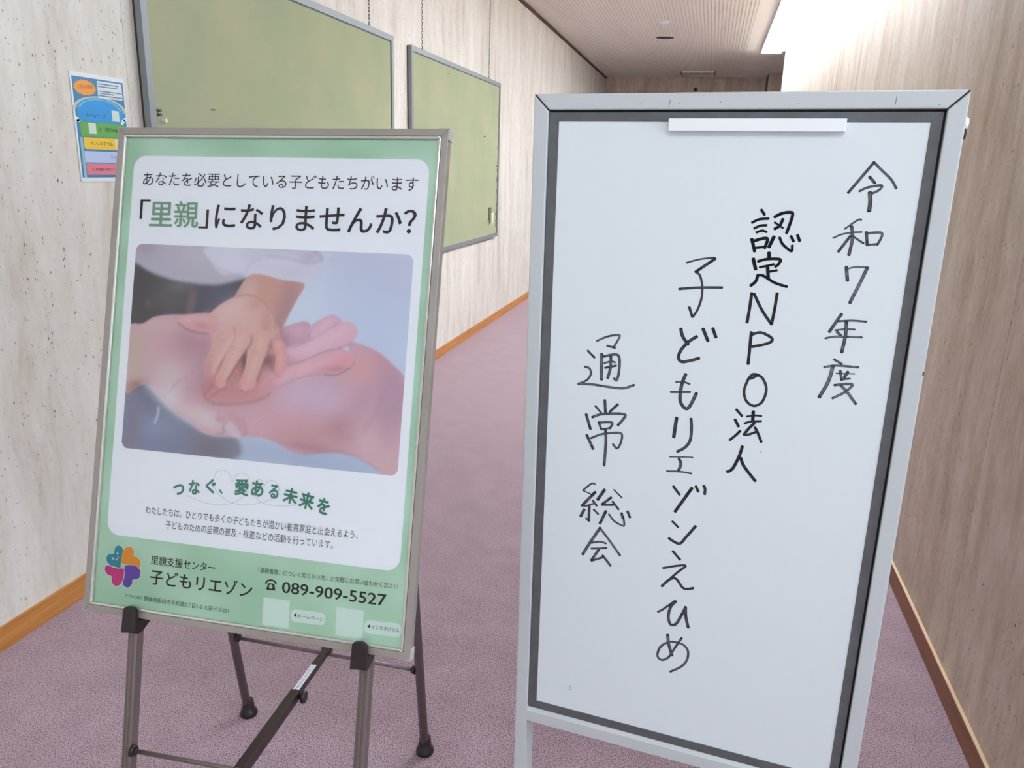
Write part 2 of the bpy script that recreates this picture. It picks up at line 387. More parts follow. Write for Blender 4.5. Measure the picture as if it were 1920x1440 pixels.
HANDWRITING = [('令',0.45,[(35.2,[(4970,925),(4871,1077),(4690,1345)]),(29.3,[(4965,925),(5082,1031),(5216,1152),(5295,1269)]),(35.2,[(4937,1122),(5017,1204)]),(29.8,[(4833,1319),(4936,1264),(5100,1233),(5088,1290),(4996,1346)]),(49.6,[(4969,1331),(4991,1452),(4993,1584)])]),
('和',0.5,[(24.2,[(4909,1710),(4864,1712),(4708,1844)]),(22.8,[(4570,1979),(4677,1922),(4816,1888),(4936,1876)]),(40.8,[(4795,1807),(4827,1974),(4810,2205)]),(36.2,[(4797,1937),(4666,2164)]),(24.2,[(4822,1936),(4982,2031)]),(36.2,[(4996,1873),(5031,2056)]),(29.8,[(5009,1889),(5198,1880),(5160,2043)]),(26.2,[(5030,2050),(5158,2032)])]),
('7',0.6,[(43.6,[(4799,2377),(4837,2568)]),(21.8,[(4810,2406),(4915,2369),(5064,2364)]),(42.9,[(5075,2366),(5001,2608),(4910,2885)])]),
('年',0.6,[(41.4,[(4820,3057),(4687,3334)]),(28.0,[(4787,3167),(4973,3141),(5160,3140)]),(25.2,[(4762,3304),(4892,3276),(5024,3268)]),(38.7,[(4793,3324),(4848,3373)]),(28.0,[(4643,3435),(4794,3394),(5135,3373)]),(44.2,[(4900,3168),(4912,3374),(4893,3617)])]),
('度',0.6,[(31.2,[(4801,3737),(4916,3796)]),(31.2,[(4681,3869),(4848,3827),(5145,3821)]),(47.6,[(4800,3840),(4765,4083),(4668,4337)]),(16.8,[(4856,3945),(5109,3924)]),(33.6,[(4907,3899),(4946,4038)]),(39.2,[(5014,3903),(4976,3994)]),(25.2,[(4938,4031),(5055,4001)]),(34.1,[(4854,4125),(5094,4084),(5011,4214),(4853,4330)]),(36.4,[(4942,4118),(5055,4224),(5182,4377)])]),
('認',0.0,[(33.3,[(3549,1622),(3603,1691)]),(31.9,[(3437,1813),(3535,1761),(3665,1744)]),(30.0,[(3478,1894),(3563,1851),(3647,1842)]),(30.0,[(3515,1950),(3590,1922),(3657,1938)]),(39.9,[(3459,2050),(3496,2160),(3517,2227)]),(37.5,[(3488,2078),(3620,2032),(3682,2043),(3653,2171)]),(28.5,[(3512,2179),(3651,2151)]),(37.0,[(3745,1718),(3832,1667),(3940,1644),(3990,1680),(3936,1939)]),(36.5,[(3864,1742),(3832,1834),(3764,1890)]),(23.7,[(3754,1794),(3878,1870)]),(42.6,[(3767,2000),(3713,2153)]),(31.5,[(3846,2006),(3898,2099),(4000,2180),(4038,2188),(4034,2111)]),(32.8,[(4000,1979),(4046,2053)]),(34.7,[(4090,1960),(4127,2044)])]),
('定',0.0,[(43.1,[(3721,2235),(3734,2313)]),(43.7,[(3509,2336),(3558,2491)]),(35.6,[(3580,2371),(3717,2328),(3886,2323),(3874,2392),(3832,2434)]),(28.5,[(3612,2458),(3810,2401)]),(41.3,[(3724,2441),(3753,2617)]),(28.1,[(3756,2513),(3861,2486)]),(38.0,[(3600,2573),(3577,2669),(3512,2739)]),(34.2,[(3600,2573),(3687,2582),(3848,2669),(4027,2716)])]),
('N',0.1,[(38.9,[(3540,2850),(3532,3065),(3516,3298)]),(35.5,[(3574,2856),(3716,3097),(3871,3295)]),(37.4,[(3901,2825),(3891,3066),(3871,3295)])]),
('P',0.15,[(39.4,[(3594,3442),(3596,3939)]),(36.4,[(3598,3480),(3736,3435),(3900,3509),(3857,3587),(3629,3664)])]),
('O',0.15,[(33.8,[(3627,4163),(3579,4361),(3626,4523),(3748,4592),(3863,4510),(3903,4305),(3824,4133),(3697,4089),(3633,4155),(3673,4157),(3759,4091)])]),
('法',0.1,[(34.0,[(3493,4684),(3588,4780)]),(37.8,[(3490,4851),(3553,4956)]),(34.4,[(3441,5198),(3524,5107),(3584,5025)]),(42.9,[(3749,4681),(3754,4825)]),(24.6,[(3659,4778),(3784,4744),(3878,4741)]),(29.8,[(3638,4895),(3720,4855),(3881,4823)]),(37.3,[(3783,4872),(3712,4965),(3647,5079)]),(31.7,[(3647,5079),(3721,5063),(3812,5013)]),(35.4,[(3799,4937),(3850,5018),(3917,5159)])]),
('人',0.1,[(41.6,[(3642,5274),(3614,5431),(3546,5634),(3504,5700),(3453,5735)]),(42.1,[(3637,5470),(3687,5580),(3786,5702),(3894,5818)])]),
('子',0.25,[(24.0,[(2537,2456),(2739,2390),(2948,2354)]),(41.6,[(2962,2367),(2683,2589)]),(32.0,[(2683,2589),(2746,2626),(2789,2732),(2808,2839),(2807,2991),(2765,3160),(2701,3284)]),(37.8,[(2634,3136),(2694,3285)]),(35.1,[(2455,2866),(2777,2821),(3101,2797)])]),
('ど',0.2,[(49.2,[(2533,3489),(2569,3600),(2663,3726)]),(46.5,[(2788,3586),(2660,3691),(2555,3844),(2536,3962),(2596,4013),(2725,3978),(2852,3928)]),(48.0,[(2873,3458),(2963,3639)]),(44.8,[(3020,3437),(3079,3572)])]),
('も',0.35,[(49.8,[(2668,4208),(2625,4360),(2610,4524),(2622,4670),(2708,4771),(2774,4725),(2860,4500)]),(28.0,[(2525,4354),(2630,4337),(2744,4360)]),(31.2,[(2454,4528),(2762,4490)])]),
('リ',0.3,[(53.2,[(2583,4945),(2563,5274)]),(44.8,[(2812,4929),(2833,5091),(2829,5288),(2761,5420),(2640,5515)])]),
('エ',0.35,[(18.6,[(2525,5625),(2860,5578),(2892,5587)]),(45.3,[(2678,5633),(2714,5720),(2687,5833)]),(28.7,[(2497,5879),(2710,5852),(2898,5856)])]),
('ゾ',0.2,[(40.1,[(2623,6126),(2736,6256)]),(48.2,[(2926,6105),(2687,6568)]),(42.5,[(2987,6064),(3030,6150)]),(42.0,[(3110,6035),(3135,6085),(3137,6178)])]),
('ン',0.2,[(37.7,[(2658,6751),(2760,6836)]),(44.0,[(2623,7067),(2799,7130),(2905,6986),(3040,6766)])]),
('え',0.2,[(41.1,[(2707,7288),(2837,7418)]),(36.0,[(2568,7633),(2787,7545),(2941,7512),(2812,7665),(2572,7979)]),(42.0,[(2572,7979),(2689,7826),(2799,7785),(2923,7925),(3013,7930),(3099,7894)])]),
('ひ',0.3,[(34.4,[(2540,8482),(2627,8409),(2815,8205)]),(45.5,[(2830,8207),(2754,8333),(2727,8512),(2758,8643),(2811,8671),(2887,8600),(3003,8286)]),(48.9,[(3000,8275),(3022,8463),(3079,8656)])]),
('め',0.45,[(50.6,[(2743,8880),(2775,9059),(2848,9265)]),(37.6,[(2986,8882),(2886,9101),(2799,9301),(2702,9393),(2623,9378),(2596,9296),(2641,9141),(2757,9029),(2867,8994),(3022,9007),(3112,9113),(3106,9291),(3017,9445),(2842,9594)])]),
('通',0.5,[(30.5,[(1196,3814),(1362,3726),(1537,3682),(1566,3715),(1479,3893)]),(31.9,[(1371,3877),(1506,3899)]),(36.2,[(1051,3991),(1170,4096)]),(33.0,[(1019,4268),(1094,4287),(1126,4375),(1059,4494),(914,4576)]),(37.1,[(914,4576),(1154,4556),(1520,4568),(1699,4555),(1855,4482)]),(46.6,[(1289,4020),(1297,4228),(1310,4455)]),(39.4,[(1327,4061),(1522,4005),(1588,4070),(1593,4286),(1566,4434),(1520,4412)]),(42.5,[(1444,4049),(1447,4248),(1411,4416)]),(28.7,[(1338,4173),(1449,4130),(1521,4140)]),(32.6,[(1356,4249),(1542,4192)])]),
('常',0.45,[(33.0,[(1230,4920),(1337,5028)]),(43.5,[(1385,4797),(1410,5018)]),(39.4,[(1609,4843),(1482,4990)]),(44.5,[(1080,5087),(1168,5335)]),(40.3,[(1185,5124),(1366,5043),(1710,4997),(1732,5059),(1632,5204)]),(36.6,[(1304,5192),(1353,5309)]),(36.6,[(1310,5201),(1529,5171),(1499,5279)]),(29.3,[(1353,5315),(1508,5268)]),(44.5,[(1109,5449),(1234,5681)]),(33.3,[(1186,5495),(1386,5390),(1658,5332),(1716,5380),(1689,5536),(1639,5610),(1570,5544)]),(43.5,[(1428,5317),(1447,5553),(1440,5949)])]),
('総',0.4,[(30.2,[(1299,6310),(1235,6315),(1094,6463)]),(21.4,[(1100,6468),(1239,6506)]),(47.0,[(1313,6456),(1090,6750)]),(28.5,[(1090,6750),(1174,6735),(1313,6667)]),(40.0,[(1281,6623),(1350,6703)]),(47.0,[(1221,6721),(1226,7009)]),(28.5,[(1174,6968),(1218,7010)]),(47.0,[(1136,6811),(1077,6954)]),(32.9,[(1301,6781),(1388,6853)]),(48.3,[(1474,6385),(1362,6590)]),(23.0,[(1635,6357),(1788,6483)]),(41.4,[(1598,6505),(1443,6662)]),(39.5,[(1443,6668),(1640,6633)]),(34.5,[(1625,6574),(1738,6701)]),(46.5,[(1520,6772),(1428,7021)]),(30.2,[(1575,6818),(1670,6925),(1802,6981),(1853,6971),(1826,6809)]),(40.9,[(1794,6759),(1819,6847)]),(38.7,[(1894,6710),(1942,6812)])]),
('会',0.5,[(47.0,[(1438,7101),(1292,7377),(1149,7670)]),(37.6,[(1432,7108),(1597,7291),(1814,7552)]),(33.3,[(1300,7414),(1447,7365),(1555,7376)]),(33.3,[(1300,7527),(1572,7462)]),(42.8,[(1437,7514),(1312,7753)]),(36.0,[(1312,7760),(1511,7653)]),(39.9,[(1509,7615),(1662,7783)])])]
POSTER_TEXT = [('あなたを必要としている子どもたちがいます', (0.0535, 0.1011), (0.5648, 0.1013), 0.0244, 'ink', 0.0),
 ('「', (0.0518, 0.1599), (0.0721, 0.1597), 0.0342, 'ink', 0.3),
 ('里親', (0.0718, 0.1744), (0.169, 0.173), 0.0468, 'green', 1),
 ('」', (0.1695, 0.1733), (0.1882, 0.1732), 0.0332, 'ink', 0.3),
 ('になりませんか？', (0.2005, 0.1728), (0.5666, 0.1723), 0.0436, 'ink', 0.8),
 ('わたしたちは、ひとりでも多くの子どもたちが温かい養育家庭と出会えるよう、', (0.1074, 0.676), (0.5056, 0.6756), 0.0141, 'ink', 0.0),
 ('子どものための里親の普及・推進などの活動を行っています。', (0.1491, 0.6974), (0.4635, 0.6964), 0.0139, 'ink', 0.0),
 ('里親支援センター', (0.1253, 0.763), (0.2508, 0.7622), 0.0157, 'black', 0.7),
 ('子どもリエゾン', (0.1256, 0.7979), (0.3234, 0.797), 0.0272, 'black', 1),
 ('〒790-0807', (0.079, 0.8262), (0.1138, 0.8265), 0.0051, 'dgreen', 0.0),
 ('愛媛県松山市平和通2丁目1-2 大萩ビル201', (0.1166, 0.8284), (0.2819, 0.8279), 0.0087, 'dgreen', 0.5),
 ('「里親養育」について知りたい方、お気軽にお問い合わせください', (0.3317, 0.7521), (0.5819, 0.7481), 0.0093, 'dgreen', 0.5),
 ('089-909-5527', (0.3776, 0.7801), (0.5636, 0.778), 0.0191, 'black', 0.8),
 ('◀', (0.4022, 0.8179), (0.4074, 0.8178), 0.0075, 'black', 0),
 ('ホームページ', (0.4089, 0.8177), (0.4563, 0.8174), 0.0061, 'ink', 0.2),
 ('◀', (0.5336, 0.8181), (0.5389, 0.818), 0.0073, 'black', 0),
 ('インスタグラム', (0.541, 0.8184), (0.5895, 0.8176), 0.0074, 'ink', 0.2)]
SLOGAN = [('つ', (0.1696, 0.6278), 0.023, 0.02), ('な', (0.1994, 0.6208), 0.0225, 0.027), ('ぐ', (0.2309, 0.6157), 0.021, 0.026), ('、', (0.2505, 0.6229), 0.0075, 0.0085), ('愛', (0.2895, 0.6117), 0.0265, 0.0285), ('あ', (0.3189, 0.6109), 0.024, 0.028), ('る', (0.3496, 0.6127), 0.019, 0.025), ('未', (0.3809, 0.6167), 0.028, 0.0285), ('来', (0.4109, 0.6218), 0.0287, 0.03), ('を', (0.4415, 0.6278), 0.024, 0.029)]
LOOP = [(0.1869, 0.6361), (0.2108, 0.6429), (0.2437, 0.6462), (0.2703, 0.641), (0.2907, 0.6296), (0.3026, 0.6116), (0.2997, 0.5926), (0.2873, 0.5878), (0.2757, 0.5926), (0.2704, 0.604), (0.2634, 0.5901), (0.2523, 0.5859), (0.2404, 0.59), (0.2353, 0.6038), (0.2387, 0.6181), (0.2562, 0.6332), (0.2783, 0.6406), (0.3022, 0.64), (0.3256, 0.6344), (0.3484, 0.6236), (0.3589, 0.6082), (0.3527, 0.5969), (0.3434, 0.5943), (0.3345, 0.5987), (0.3312, 0.6063), (0.3279, 0.5982), (0.3198, 0.5954), (0.3111, 0.6023), (0.3097, 0.618), (0.3199, 0.629), (0.3388, 0.6354), (0.3702, 0.6351), (0.3931, 0.6303)]
PETALS = {'teal': [(0.058, 0.738), (0.0645, 0.7393), (0.0679, 0.7443), (0.0674, 0.7522), (0.0659, 0.7603), (0.0657, 0.7681), (0.0653, 0.7763), (0.0559, 0.7764), (0.0459, 0.7752), (0.0382, 0.7699), (0.0354, 0.7632), (0.0388, 0.7564), (0.045, 0.7546), (0.0503, 0.753), (0.0508, 0.7479), (0.0526, 0.7415)], 'orange': [(0.0796, 0.7375), (0.086, 0.7391), (0.09, 0.7448), (0.0907, 0.7529), (0.0971, 0.7541), (0.1037, 0.7588), (0.1056, 0.7648), (0.103, 0.7721), (0.0948, 0.7695), (0.084, 0.7687), (0.0734, 0.77), (0.0679, 0.7694), (0.0662, 0.7602), (0.0672, 0.7499), (0.0718, 0.7415)], 'magenta': [(0.0352, 0.7778), (0.0413, 0.775), (0.0487, 0.7773), (0.0597, 0.7783), (0.0677, 0.7773), (0.0722, 0.7775), (0.0737, 0.7843), (0.0728, 0.7954), (0.069, 0.8037), (0.0623, 0.8096), (0.055, 0.8087), (0.05, 0.8022), (0.0487, 0.7938), (0.0409, 0.7916), (0.035, 0.786)], 'purple': [(0.0744, 0.772), (0.0823, 0.7695), (0.093, 0.7695), (0.1022, 0.773), (0.1064, 0.7803), (0.1053, 0.7882), (0.1003, 0.7927), (0.0919, 0.7946), (0.0912, 0.8009), (0.0881, 0.8068), (0.0821, 0.8096), (0.0757, 0.8076), (0.0722, 0.8033), (0.0741, 0.7953), (0.0751, 0.7857), (0.0737, 0.7781)]}
FACE = [(0.0576, 0.7523), (0.0493, 0.762), (0.0534, 0.7636), (0.0566, 0.7629), (0.059, 0.7603), (0.0601, 0.7575)]
PHONE = [[(0.3474, 0.7684), (0.3489, 0.7647), (0.3536, 0.7623), (0.3596, 0.7619), (0.3641, 0.7634), (0.3661, 0.7669)], [(0.3519, 0.7672), (0.363, 0.767), (0.3656, 0.7781), (0.3486, 0.7787)], (0.3568, 0.7726)]
CARDS = [[(0.3452, 0.7923), (0.3937, 0.7914), (0.3949, 0.8382), (0.3463, 0.8386)], [(0.4777, 0.7907), (0.5261, 0.7904), (0.5273, 0.8368), (0.4791, 0.8373)], [(0.3969, 0.8047), (0.4595, 0.803), (0.4602, 0.8243), (0.3972, 0.8257)], [(0.5287, 0.8047), (0.5932, 0.8027), (0.5936, 0.825), (0.5293, 0.8268)]]
PAINT = [{'k':'poly','p':[(-0.1275,-0.0769),(1.1232,-0.1314),(1.1905,1.1087),(-0.0453,1.2976)],'c':(208,214,232),'s':2,'b':[((0.9116,0.1093),0.3012,0.1807,0,(204,206,228),0.8),((0.6282,0.2852),0.1807,0.1506,0,(222,232,246),0.7),((0.8692,0.3831),0.241,0.1807,0,(206,216,240),0.7),((0.6671,0.9759),0.4217,0.0663,5,(178,190,216),0.9),((0.6097,1.0232),0.241,0.0482,5,(186,196,218),0.8)]},
{'k':'poly','p':[(-0.0232,-0.0232),(0.4137,-0.0443),(0.4344,0.0993),(0.4118,0.1411),(0.3137,0.1795),(0.2046,0.1704),(0.1191,0.1513),(0.0518,0.1223),(-0.0178,0.068)],'c':(196,186,202),'s':14,'b':[((0.0317,0.0075),0.0542,0.0361,0,(170,150,165),0.7),((0.2304,0.0625),0.0723,0.0482,0,(205,198,208),0.6)]},
{'k':'poly','p':[(-0.0439,0.078),(0.0035,0.0918),(0.0656,0.1339),(0.1393,0.1624),(0.2048,0.1746),(0.3137,0.1795),(0.4122,0.145),(0.4368,0.1394),(0.4472,0.3234),(0.2983,0.3513),(0.1308,0.3483),(-0.0203,0.4766)],'c':(62,50,56),'s':9,'b':[((0.3487,0.242),0.0904,0.0542,0,(88,84,112),0.95),((0.1443,0.2484),0.0663,0.0542,0,(92,84,84),0.8),((0.0039,0.2083),0.0422,0.0843,0,(42,28,30),0.8),((0.0615,0.2874),0.012,0.012,0,(110,85,78),0.7),((0.2267,0.2752),0.0181,0.0663,8,(120,98,106),0.9),((0.2632,0.2971),0.0108,0.0542,8,(70,66,96),0.7),((0.1739,0.197),0.0422,0.0181,0,(110,110,118),0.8)]},
{'k':'poly','p':[(-0.0474,0.6963),(0.0718,0.6838),(0.1764,0.7959),(0.3296,0.8918),(0.4304,0.8952),(0.412,1.0102),(-0.0267,1.0445)],'c':(138,138,162),'s':12,'b':[((0.3338,0.964),0.0783,0.0542,0,(128,112,124),0.9),((0.1304,0.9001),0.0783,0.0482,0,(150,160,192),0.8),((0.0389,0.9112),0.0361,0.0904,0,(140,128,146),0.6),((0.0888,0.748),0.0542,0.0301,40,(112,112,140),0.7),((0.1861,0.9588),0.0843,0.0361,0,(132,136,170),0.7)]},
{'k':'line','p':[(0.1317,0.7887),(0.1313,0.8257),(0.1219,0.8639)],'c':(200,212,232),'w':14,'s':5,'a':0.9},
{'k':'poly','p':[(0.2839,-0.0055),(0.6896,-0.0025),(0.6986,0.052),(0.6766,0.0849),(0.6501,0.1416),(0.6325,0.1508),(0.5534,0.1416),(0.4853,0.1242),(0.4306,0.1397),(0.3985,0.1256),(0.336,0.1295),(0.3021,0.091)],'c':(222,220,234),'s':7,'b':[((0.3636,0.0631),0.0602,0.0482,0,(226,224,236),0.8),((0.5509,-0.0111),0.0904,0.0271,0,(196,190,206),0.7),((0.6439,0.0315),0.0361,0.0241,0,(188,180,204),0.8),((0.4426,0.0266),0.0542,0.0301,0,(208,204,218),0.5),((0.5938,0.1057),0.0723,0.0241,0,(212,206,222),0.6)]},
{'k':'line','p':[(0.3089,0.0988),(0.3671,0.1237),(0.4112,0.1289)],'c':(180,174,190),'w':10,'s':8},
{'k':'line','p':[(0.4923,0.0318),(0.5781,0.0432),(0.6455,0.0592),(0.6805,0.0454)],'c':(176,168,192),'w':9,'s':6},
{'k':'line','p':[(0.6602,0.003),(0.682,0.0216),(0.6894,0.0448)],'c':(160,150,178),'w':16,'s':8},
{'k':'line','p':[(0.4176,0.1325),(0.4331,0.0752),(0.4743,0.0409)],'c':(196,192,208),'w':8,'s':7},
{'k':'poly','p':[(0.436,0.1272),(0.4851,0.122),(0.5534,0.1416),(0.6327,0.1546),(0.6182,0.2149),(0.5921,0.288),(0.5638,0.3776),(0.5323,0.4122),(0.4779,0.3209),(0.393,0.247),(0.4023,0.1898)],'c':(210,158,148),'s':4,'b':[((0.4398,0.1953),0.0361,0.0361,0,(228,190,184),0.8),((0.5868,0.1934),0.0361,0.0542,20,(192,142,142),0.9),((0.5675,0.2822),0.0301,0.0602,25,(186,140,142),0.9),((0.5014,0.1911),0.0331,0.0482,0,(214,162,140),0.7)]},
{'k':'poly','p':[(-0.0232,0.4268),(0.0476,0.3878),(0.0981,0.3491),(0.182,0.3358),(0.2592,0.338),(0.3253,0.3815),(0.5149,0.4296),(0.6066,0.4373),(0.7221,0.3643),(0.7983,0.358),(0.725,0.5209),(0.5865,0.6138),(0.5304,0.6993),(0.3468,0.7519),(0.3197,0.7225),(0.3472,0.7602),(0.412,0.7928),(0.4642,0.8589),(0.458,0.8902),(0.4304,0.8968),(0.3867,0.8976),(0.3426,0.8982),(0.2907,0.8802),(0.2499,0.8362),(0.2101,0.8166),(0.1756,0.7795),(0.1269,0.7275),(0.0712,0.6755),(-0.0056,0.7253)],'c':(218,178,184),'s':4,'b':[((0.0205,0.4896),0.0482,0.0422,0,(208,184,168),0.9),((0.0203,0.5978),0.0482,0.0422,0,(206,188,170),0.9),((0.0389,0.6871),0.0422,0.0181,-15,(172,128,112),0.9),((0.2424,0.4863),0.0843,0.0723,0,(196,144,160),0.85),((0.1665,0.6246),0.0663,0.0542,0,(222,200,202),0.8),((0.1721,0.7225),0.0422,0.0422,40,(224,216,222),0.8),((0.2718,0.6628),0.0482,0.0723,0,(206,164,180),0.8),((0.3253,0.8194),0.0783,0.0361,25,(226,200,206),0.8),((0.1,0.3837),0.0663,0.0211,0,(224,190,192),0.7),((0.3534,0.6462),0.0482,0.0482,0,(214,138,140),0.8),((0.4064,0.6968),0.0964,0.0361,0,(204,128,130),0.8),((0.5033,0.6545),0.0723,0.0482,0,(212,142,144),0.8),((0.317,0.6741),0.0241,0.0301,0,(190,110,118),0.7)]},
{'k':'line','p':[(0.0075,0.722),(0.053,0.7024),(0.0847,0.6824)],'c':(120,80,70),'w':10,'s':7},
{'k':'line','p':[(0.2,0.6456),(0.1712,0.7062),(0.1532,0.7328)],'c':(190,150,162),'w':5,'s':4},
{'k':'line','p':[(0.2553,0.5992),(0.213,0.6443),(0.1768,0.6891)],'c':(196,152,164),'w':5,'s':4},
{'k':'poly','p':[(0.5487,0.379),(0.5897,0.3519),(0.6368,0.3306),(0.6611,0.338),(0.6689,0.369),(0.6656,0.4163),(0.6015,0.4537),(0.5592,0.4575)],'c':(206,160,180),'s':4,'b':[((0.6211,0.3729),0.0361,0.0241,0,(224,180,200),0.8),((0.5756,0.4243),0.0241,0.0241,0,(180,128,146),0.7)]},
{'k':'poly','p':[(0.6565,0.3621),(0.6901,0.3239),(0.73,0.2932),(0.7536,0.2952),(0.7725,0.3173),(0.7632,0.361),(0.6961,0.4296),(0.6029,0.4775),(0.5843,0.4711),(0.6242,0.4279),(0.6646,0.4008)],'c':(224,178,198),'s':3,'b':[((0.7317,0.3245),0.0301,0.0181,-25,(232,190,208),0.8),((0.6485,0.4337),0.0482,0.0181,-15,(206,154,174),0.7)]},
{'k':'line','p':[(0.6646,0.4008),(0.6658,0.369),(0.659,0.3538)],'c':(178,128,150),'w':5,'s':4},
{'k':'poly','p':[(0.5787,0.4797),(0.666,0.4243),(0.7162,0.3649),(0.7615,0.3297),(0.7959,0.3192),(0.8232,0.3364),(0.8308,0.3671),(0.8182,0.403),(0.7795,0.4415),(0.6986,0.4763),(0.6412,0.5173),(0.5884,0.5422),(0.523,0.5726),(0.5074,0.5101)],'c':(228,184,200),'s':3,'b':[((0.7983,0.358),0.0301,0.0241,0,(234,188,204),0.8),((0.7248,0.4113),0.0542,0.0211,-25,(236,190,208),0.8),((0.593,0.5178),0.0542,0.0211,0,(214,152,166),0.8),((0.5447,0.5225),0.0361,0.0301,0,(176,104,110),0.8)]},
{'k':'line','p':[(0.6302,0.4274),(0.6884,0.3986),(0.7221,0.3643),(0.7671,0.3256)],'c':(186,132,156),'w':5,'s':4},
{'k':'poly','p':[(0.8017,0.4202),(0.8422,0.4163),(0.9075,0.4492),(0.9559,0.4985),(1.0021,0.5629),(0.9998,0.6783),(1.011,0.9831),(0.9729,1.0113),(0.9371,0.9856),(0.8594,0.9344),(0.777,0.922),(0.6774,0.943),(0.6288,0.9336),(0.5412,0.8893),(0.4545,0.8841),(0.4646,0.8429),(0.412,0.7928),(0.3468,0.7519),(0.4089,0.7408),(0.506,0.7021),(0.5458,0.6498),(0.6164,0.6108),(0.7044,0.5779),(0.7745,0.5629),(0.819,0.5198)],'c':(216,174,186),'s':4,'b':[((0.8663,0.5383),0.0663,0.0542,0,(230,170,172),0.8),((0.9497,0.5914),0.0542,0.0964,-10,(196,152,176),0.7),((0.6971,0.6573),0.1084,0.0542,10,(216,186,208),0.9),((0.5963,0.7873),0.1024,0.0482,5,(222,166,180),0.8),((0.7938,0.8028),0.0542,0.0482,-20,(194,140,150),0.8),((0.6495,0.8755),0.1205,0.0361,8,(212,160,162),0.8),((0.8961,0.8678),0.0542,0.0723,0,(224,190,194),0.8),((0.9569,0.7214),0.0422,0.0964,0,(194,152,174),0.7),((0.9574,0.9367),0.0482,0.0482,0,(222,184,188),0.8),((0.5072,0.8296),0.0542,0.0361,0,(222,176,188),0.8),((0.8576,0.6943),0.0361,0.0904,25,(204,160,180),0.7),((0.6934,0.9095),0.1084,0.0151,3,(190,134,146),0.7),((0.9201,0.4711),0.0542,0.0241,35,(206,154,166),0.7)]},
{'k':'line','p':[(0.6774,0.943),(0.7828,0.9198),(0.8594,0.9328),(0.9369,0.9817)],'c':(170,140,156),'w':7,'s':6},
{'k':'line','p':[(0.9348,0.6315),(0.9114,0.7267),(0.876,0.816)],'c':(186,140,162),'w':14,'s':12},
{'k':'line','p':[(0.4764,0.8335),(0.5232,0.7878),(0.571,0.7704)],'c':(232,190,202),'w':5,'s':4},
{'k':'line','p':[(0.4892,0.8398),(0.5298,0.7967),(0.5834,0.7746)],'c':(198,146,160),'w':3,'s':4},
{'k':'poly','p':[(0.4971,0.655),(0.5132,0.6136),(0.5838,0.5665),(0.6414,0.5212),(0.7219,0.4664),(0.7739,0.4476),(0.8126,0.4581),(0.8259,0.488),(0.8191,0.5237),(0.7743,0.5591),(0.7043,0.574),(0.6164,0.6108),(0.5518,0.6492),(0.5116,0.6935)],'c':(228,174,186),'s':3,'b':[((0.7706,0.4932),0.0482,0.0271,0,(232,158,166),0.8),((0.6611,0.5508),0.0663,0.0181,-15,(232,176,190),0.8),((0.7615,0.5408),0.0482,0.012,-8,(208,134,144),0.7),((0.5385,0.6268),0.0361,0.0241,-25,(222,150,158),0.7)]},
{'k':'line','p':[(0.5884,0.5422),(0.6412,0.5173),(0.6986,0.4763),(0.7333,0.4575),(0.7795,0.4415)],'c':(150,88,104),'w':6,'s':4},
{'k':'line','p':[(0.5522,0.6531),(0.6106,0.613),(0.6573,0.5867),(0.7101,0.5712),(0.7631,0.5674),(0.7801,0.5585),(0.8191,0.5237),(0.8263,0.4957)],'c':(164,98,108),'w':5,'s':4},
{'k':'line','p':[(0.7277,0.5693),(0.7745,0.5629),(0.8137,0.532)],'c':(110,50,54),'w':6,'s':4},
{'k':'line','p':[(0.6257,0.5624),(0.6161,0.6028)],'c':(196,138,146),'w':5,'s':5},
{'k':'line','p':[(0.8133,0.4191),(0.7737,0.442)],'c':(180,120,134),'w':8,'s':6},
{'k':'poly','p':[(0.2994,0.7004),(0.3161,0.6581),(0.3422,0.6716),(0.4427,0.6769),(0.4961,0.6393),(0.546,0.6539),(0.5302,0.6954),(0.458,0.7275),(0.3466,0.748),(0.3205,0.7347)],'c':(214,152,154),'s':30,'b':[((0.4046,0.665),0.0723,0.0181,0,(206,138,140),0.8)]},
{'k':'line','p':[(0.3004,0.7167),(0.3174,0.6822),(0.3344,0.6481)],'c':(150,80,84),'w':6,'s':6},
{'k':'line','p':[(0.3039,0.7203),(0.3466,0.748),(0.4458,0.7328),(0.5122,0.7054),(0.5412,0.6741)],'c':(130,60,62),'w':8,'s':6},
{'k':'line','p':[(0.3197,0.7225),(0.3557,0.6863),(0.3797,0.6675)],'c':(176,96,98),'w':7,'s':6},
{'k':'line','p':[(0.2907,0.6609),(0.3,0.7084)],'c':(170,100,112),'w':8,'s':6},
{'k':'poly','p':[(0.3085,0.5289),(0.3578,0.5082),(0.4317,0.4852),(0.5064,0.4943),(0.5549,0.4899),(0.5464,0.5544),(0.5062,0.5981),(0.5019,0.6307),(0.4161,0.6476),(0.3663,0.6528),(0.3311,0.5917)],'c':(204,136,136),'s':18,'b':[((0.4402,0.5245),0.0157,0.0422,0,(122,62,62),1),((0.5232,0.5206),0.0241,0.0241,0,(136,80,80),1),((0.3764,0.5549),0.0133,0.0361,0,(160,92,92),0.8)]},
{'k':'poly','p':[(0.3598,0.7585),(0.411,0.777),(0.4542,0.8241),(0.4656,0.8589),(0.4578,0.8877),(0.4168,0.8769),(0.3863,0.8362),(0.3511,0.8243)],'c':(214,164,176),'s':4,'b':[((0.4089,0.8495),0.0181,0.0241,-35,(226,196,208),0.9),((0.3737,0.7812),0.0301,0.0181,0,(224,180,190),0.7)]},
{'k':'poly','p':[(0.3828,0.8288),(0.4079,0.8296),(0.4414,0.8697),(0.4458,0.8932),(0.4178,0.8929),(0.3913,0.868)],'c':(224,200,212),'s':4},
{'k':'line','p':[(0.3923,0.8315),(0.3779,0.8534),(0.3855,0.8766),(0.3549,0.8927)],'c':(168,122,124),'w':9,'s':6},
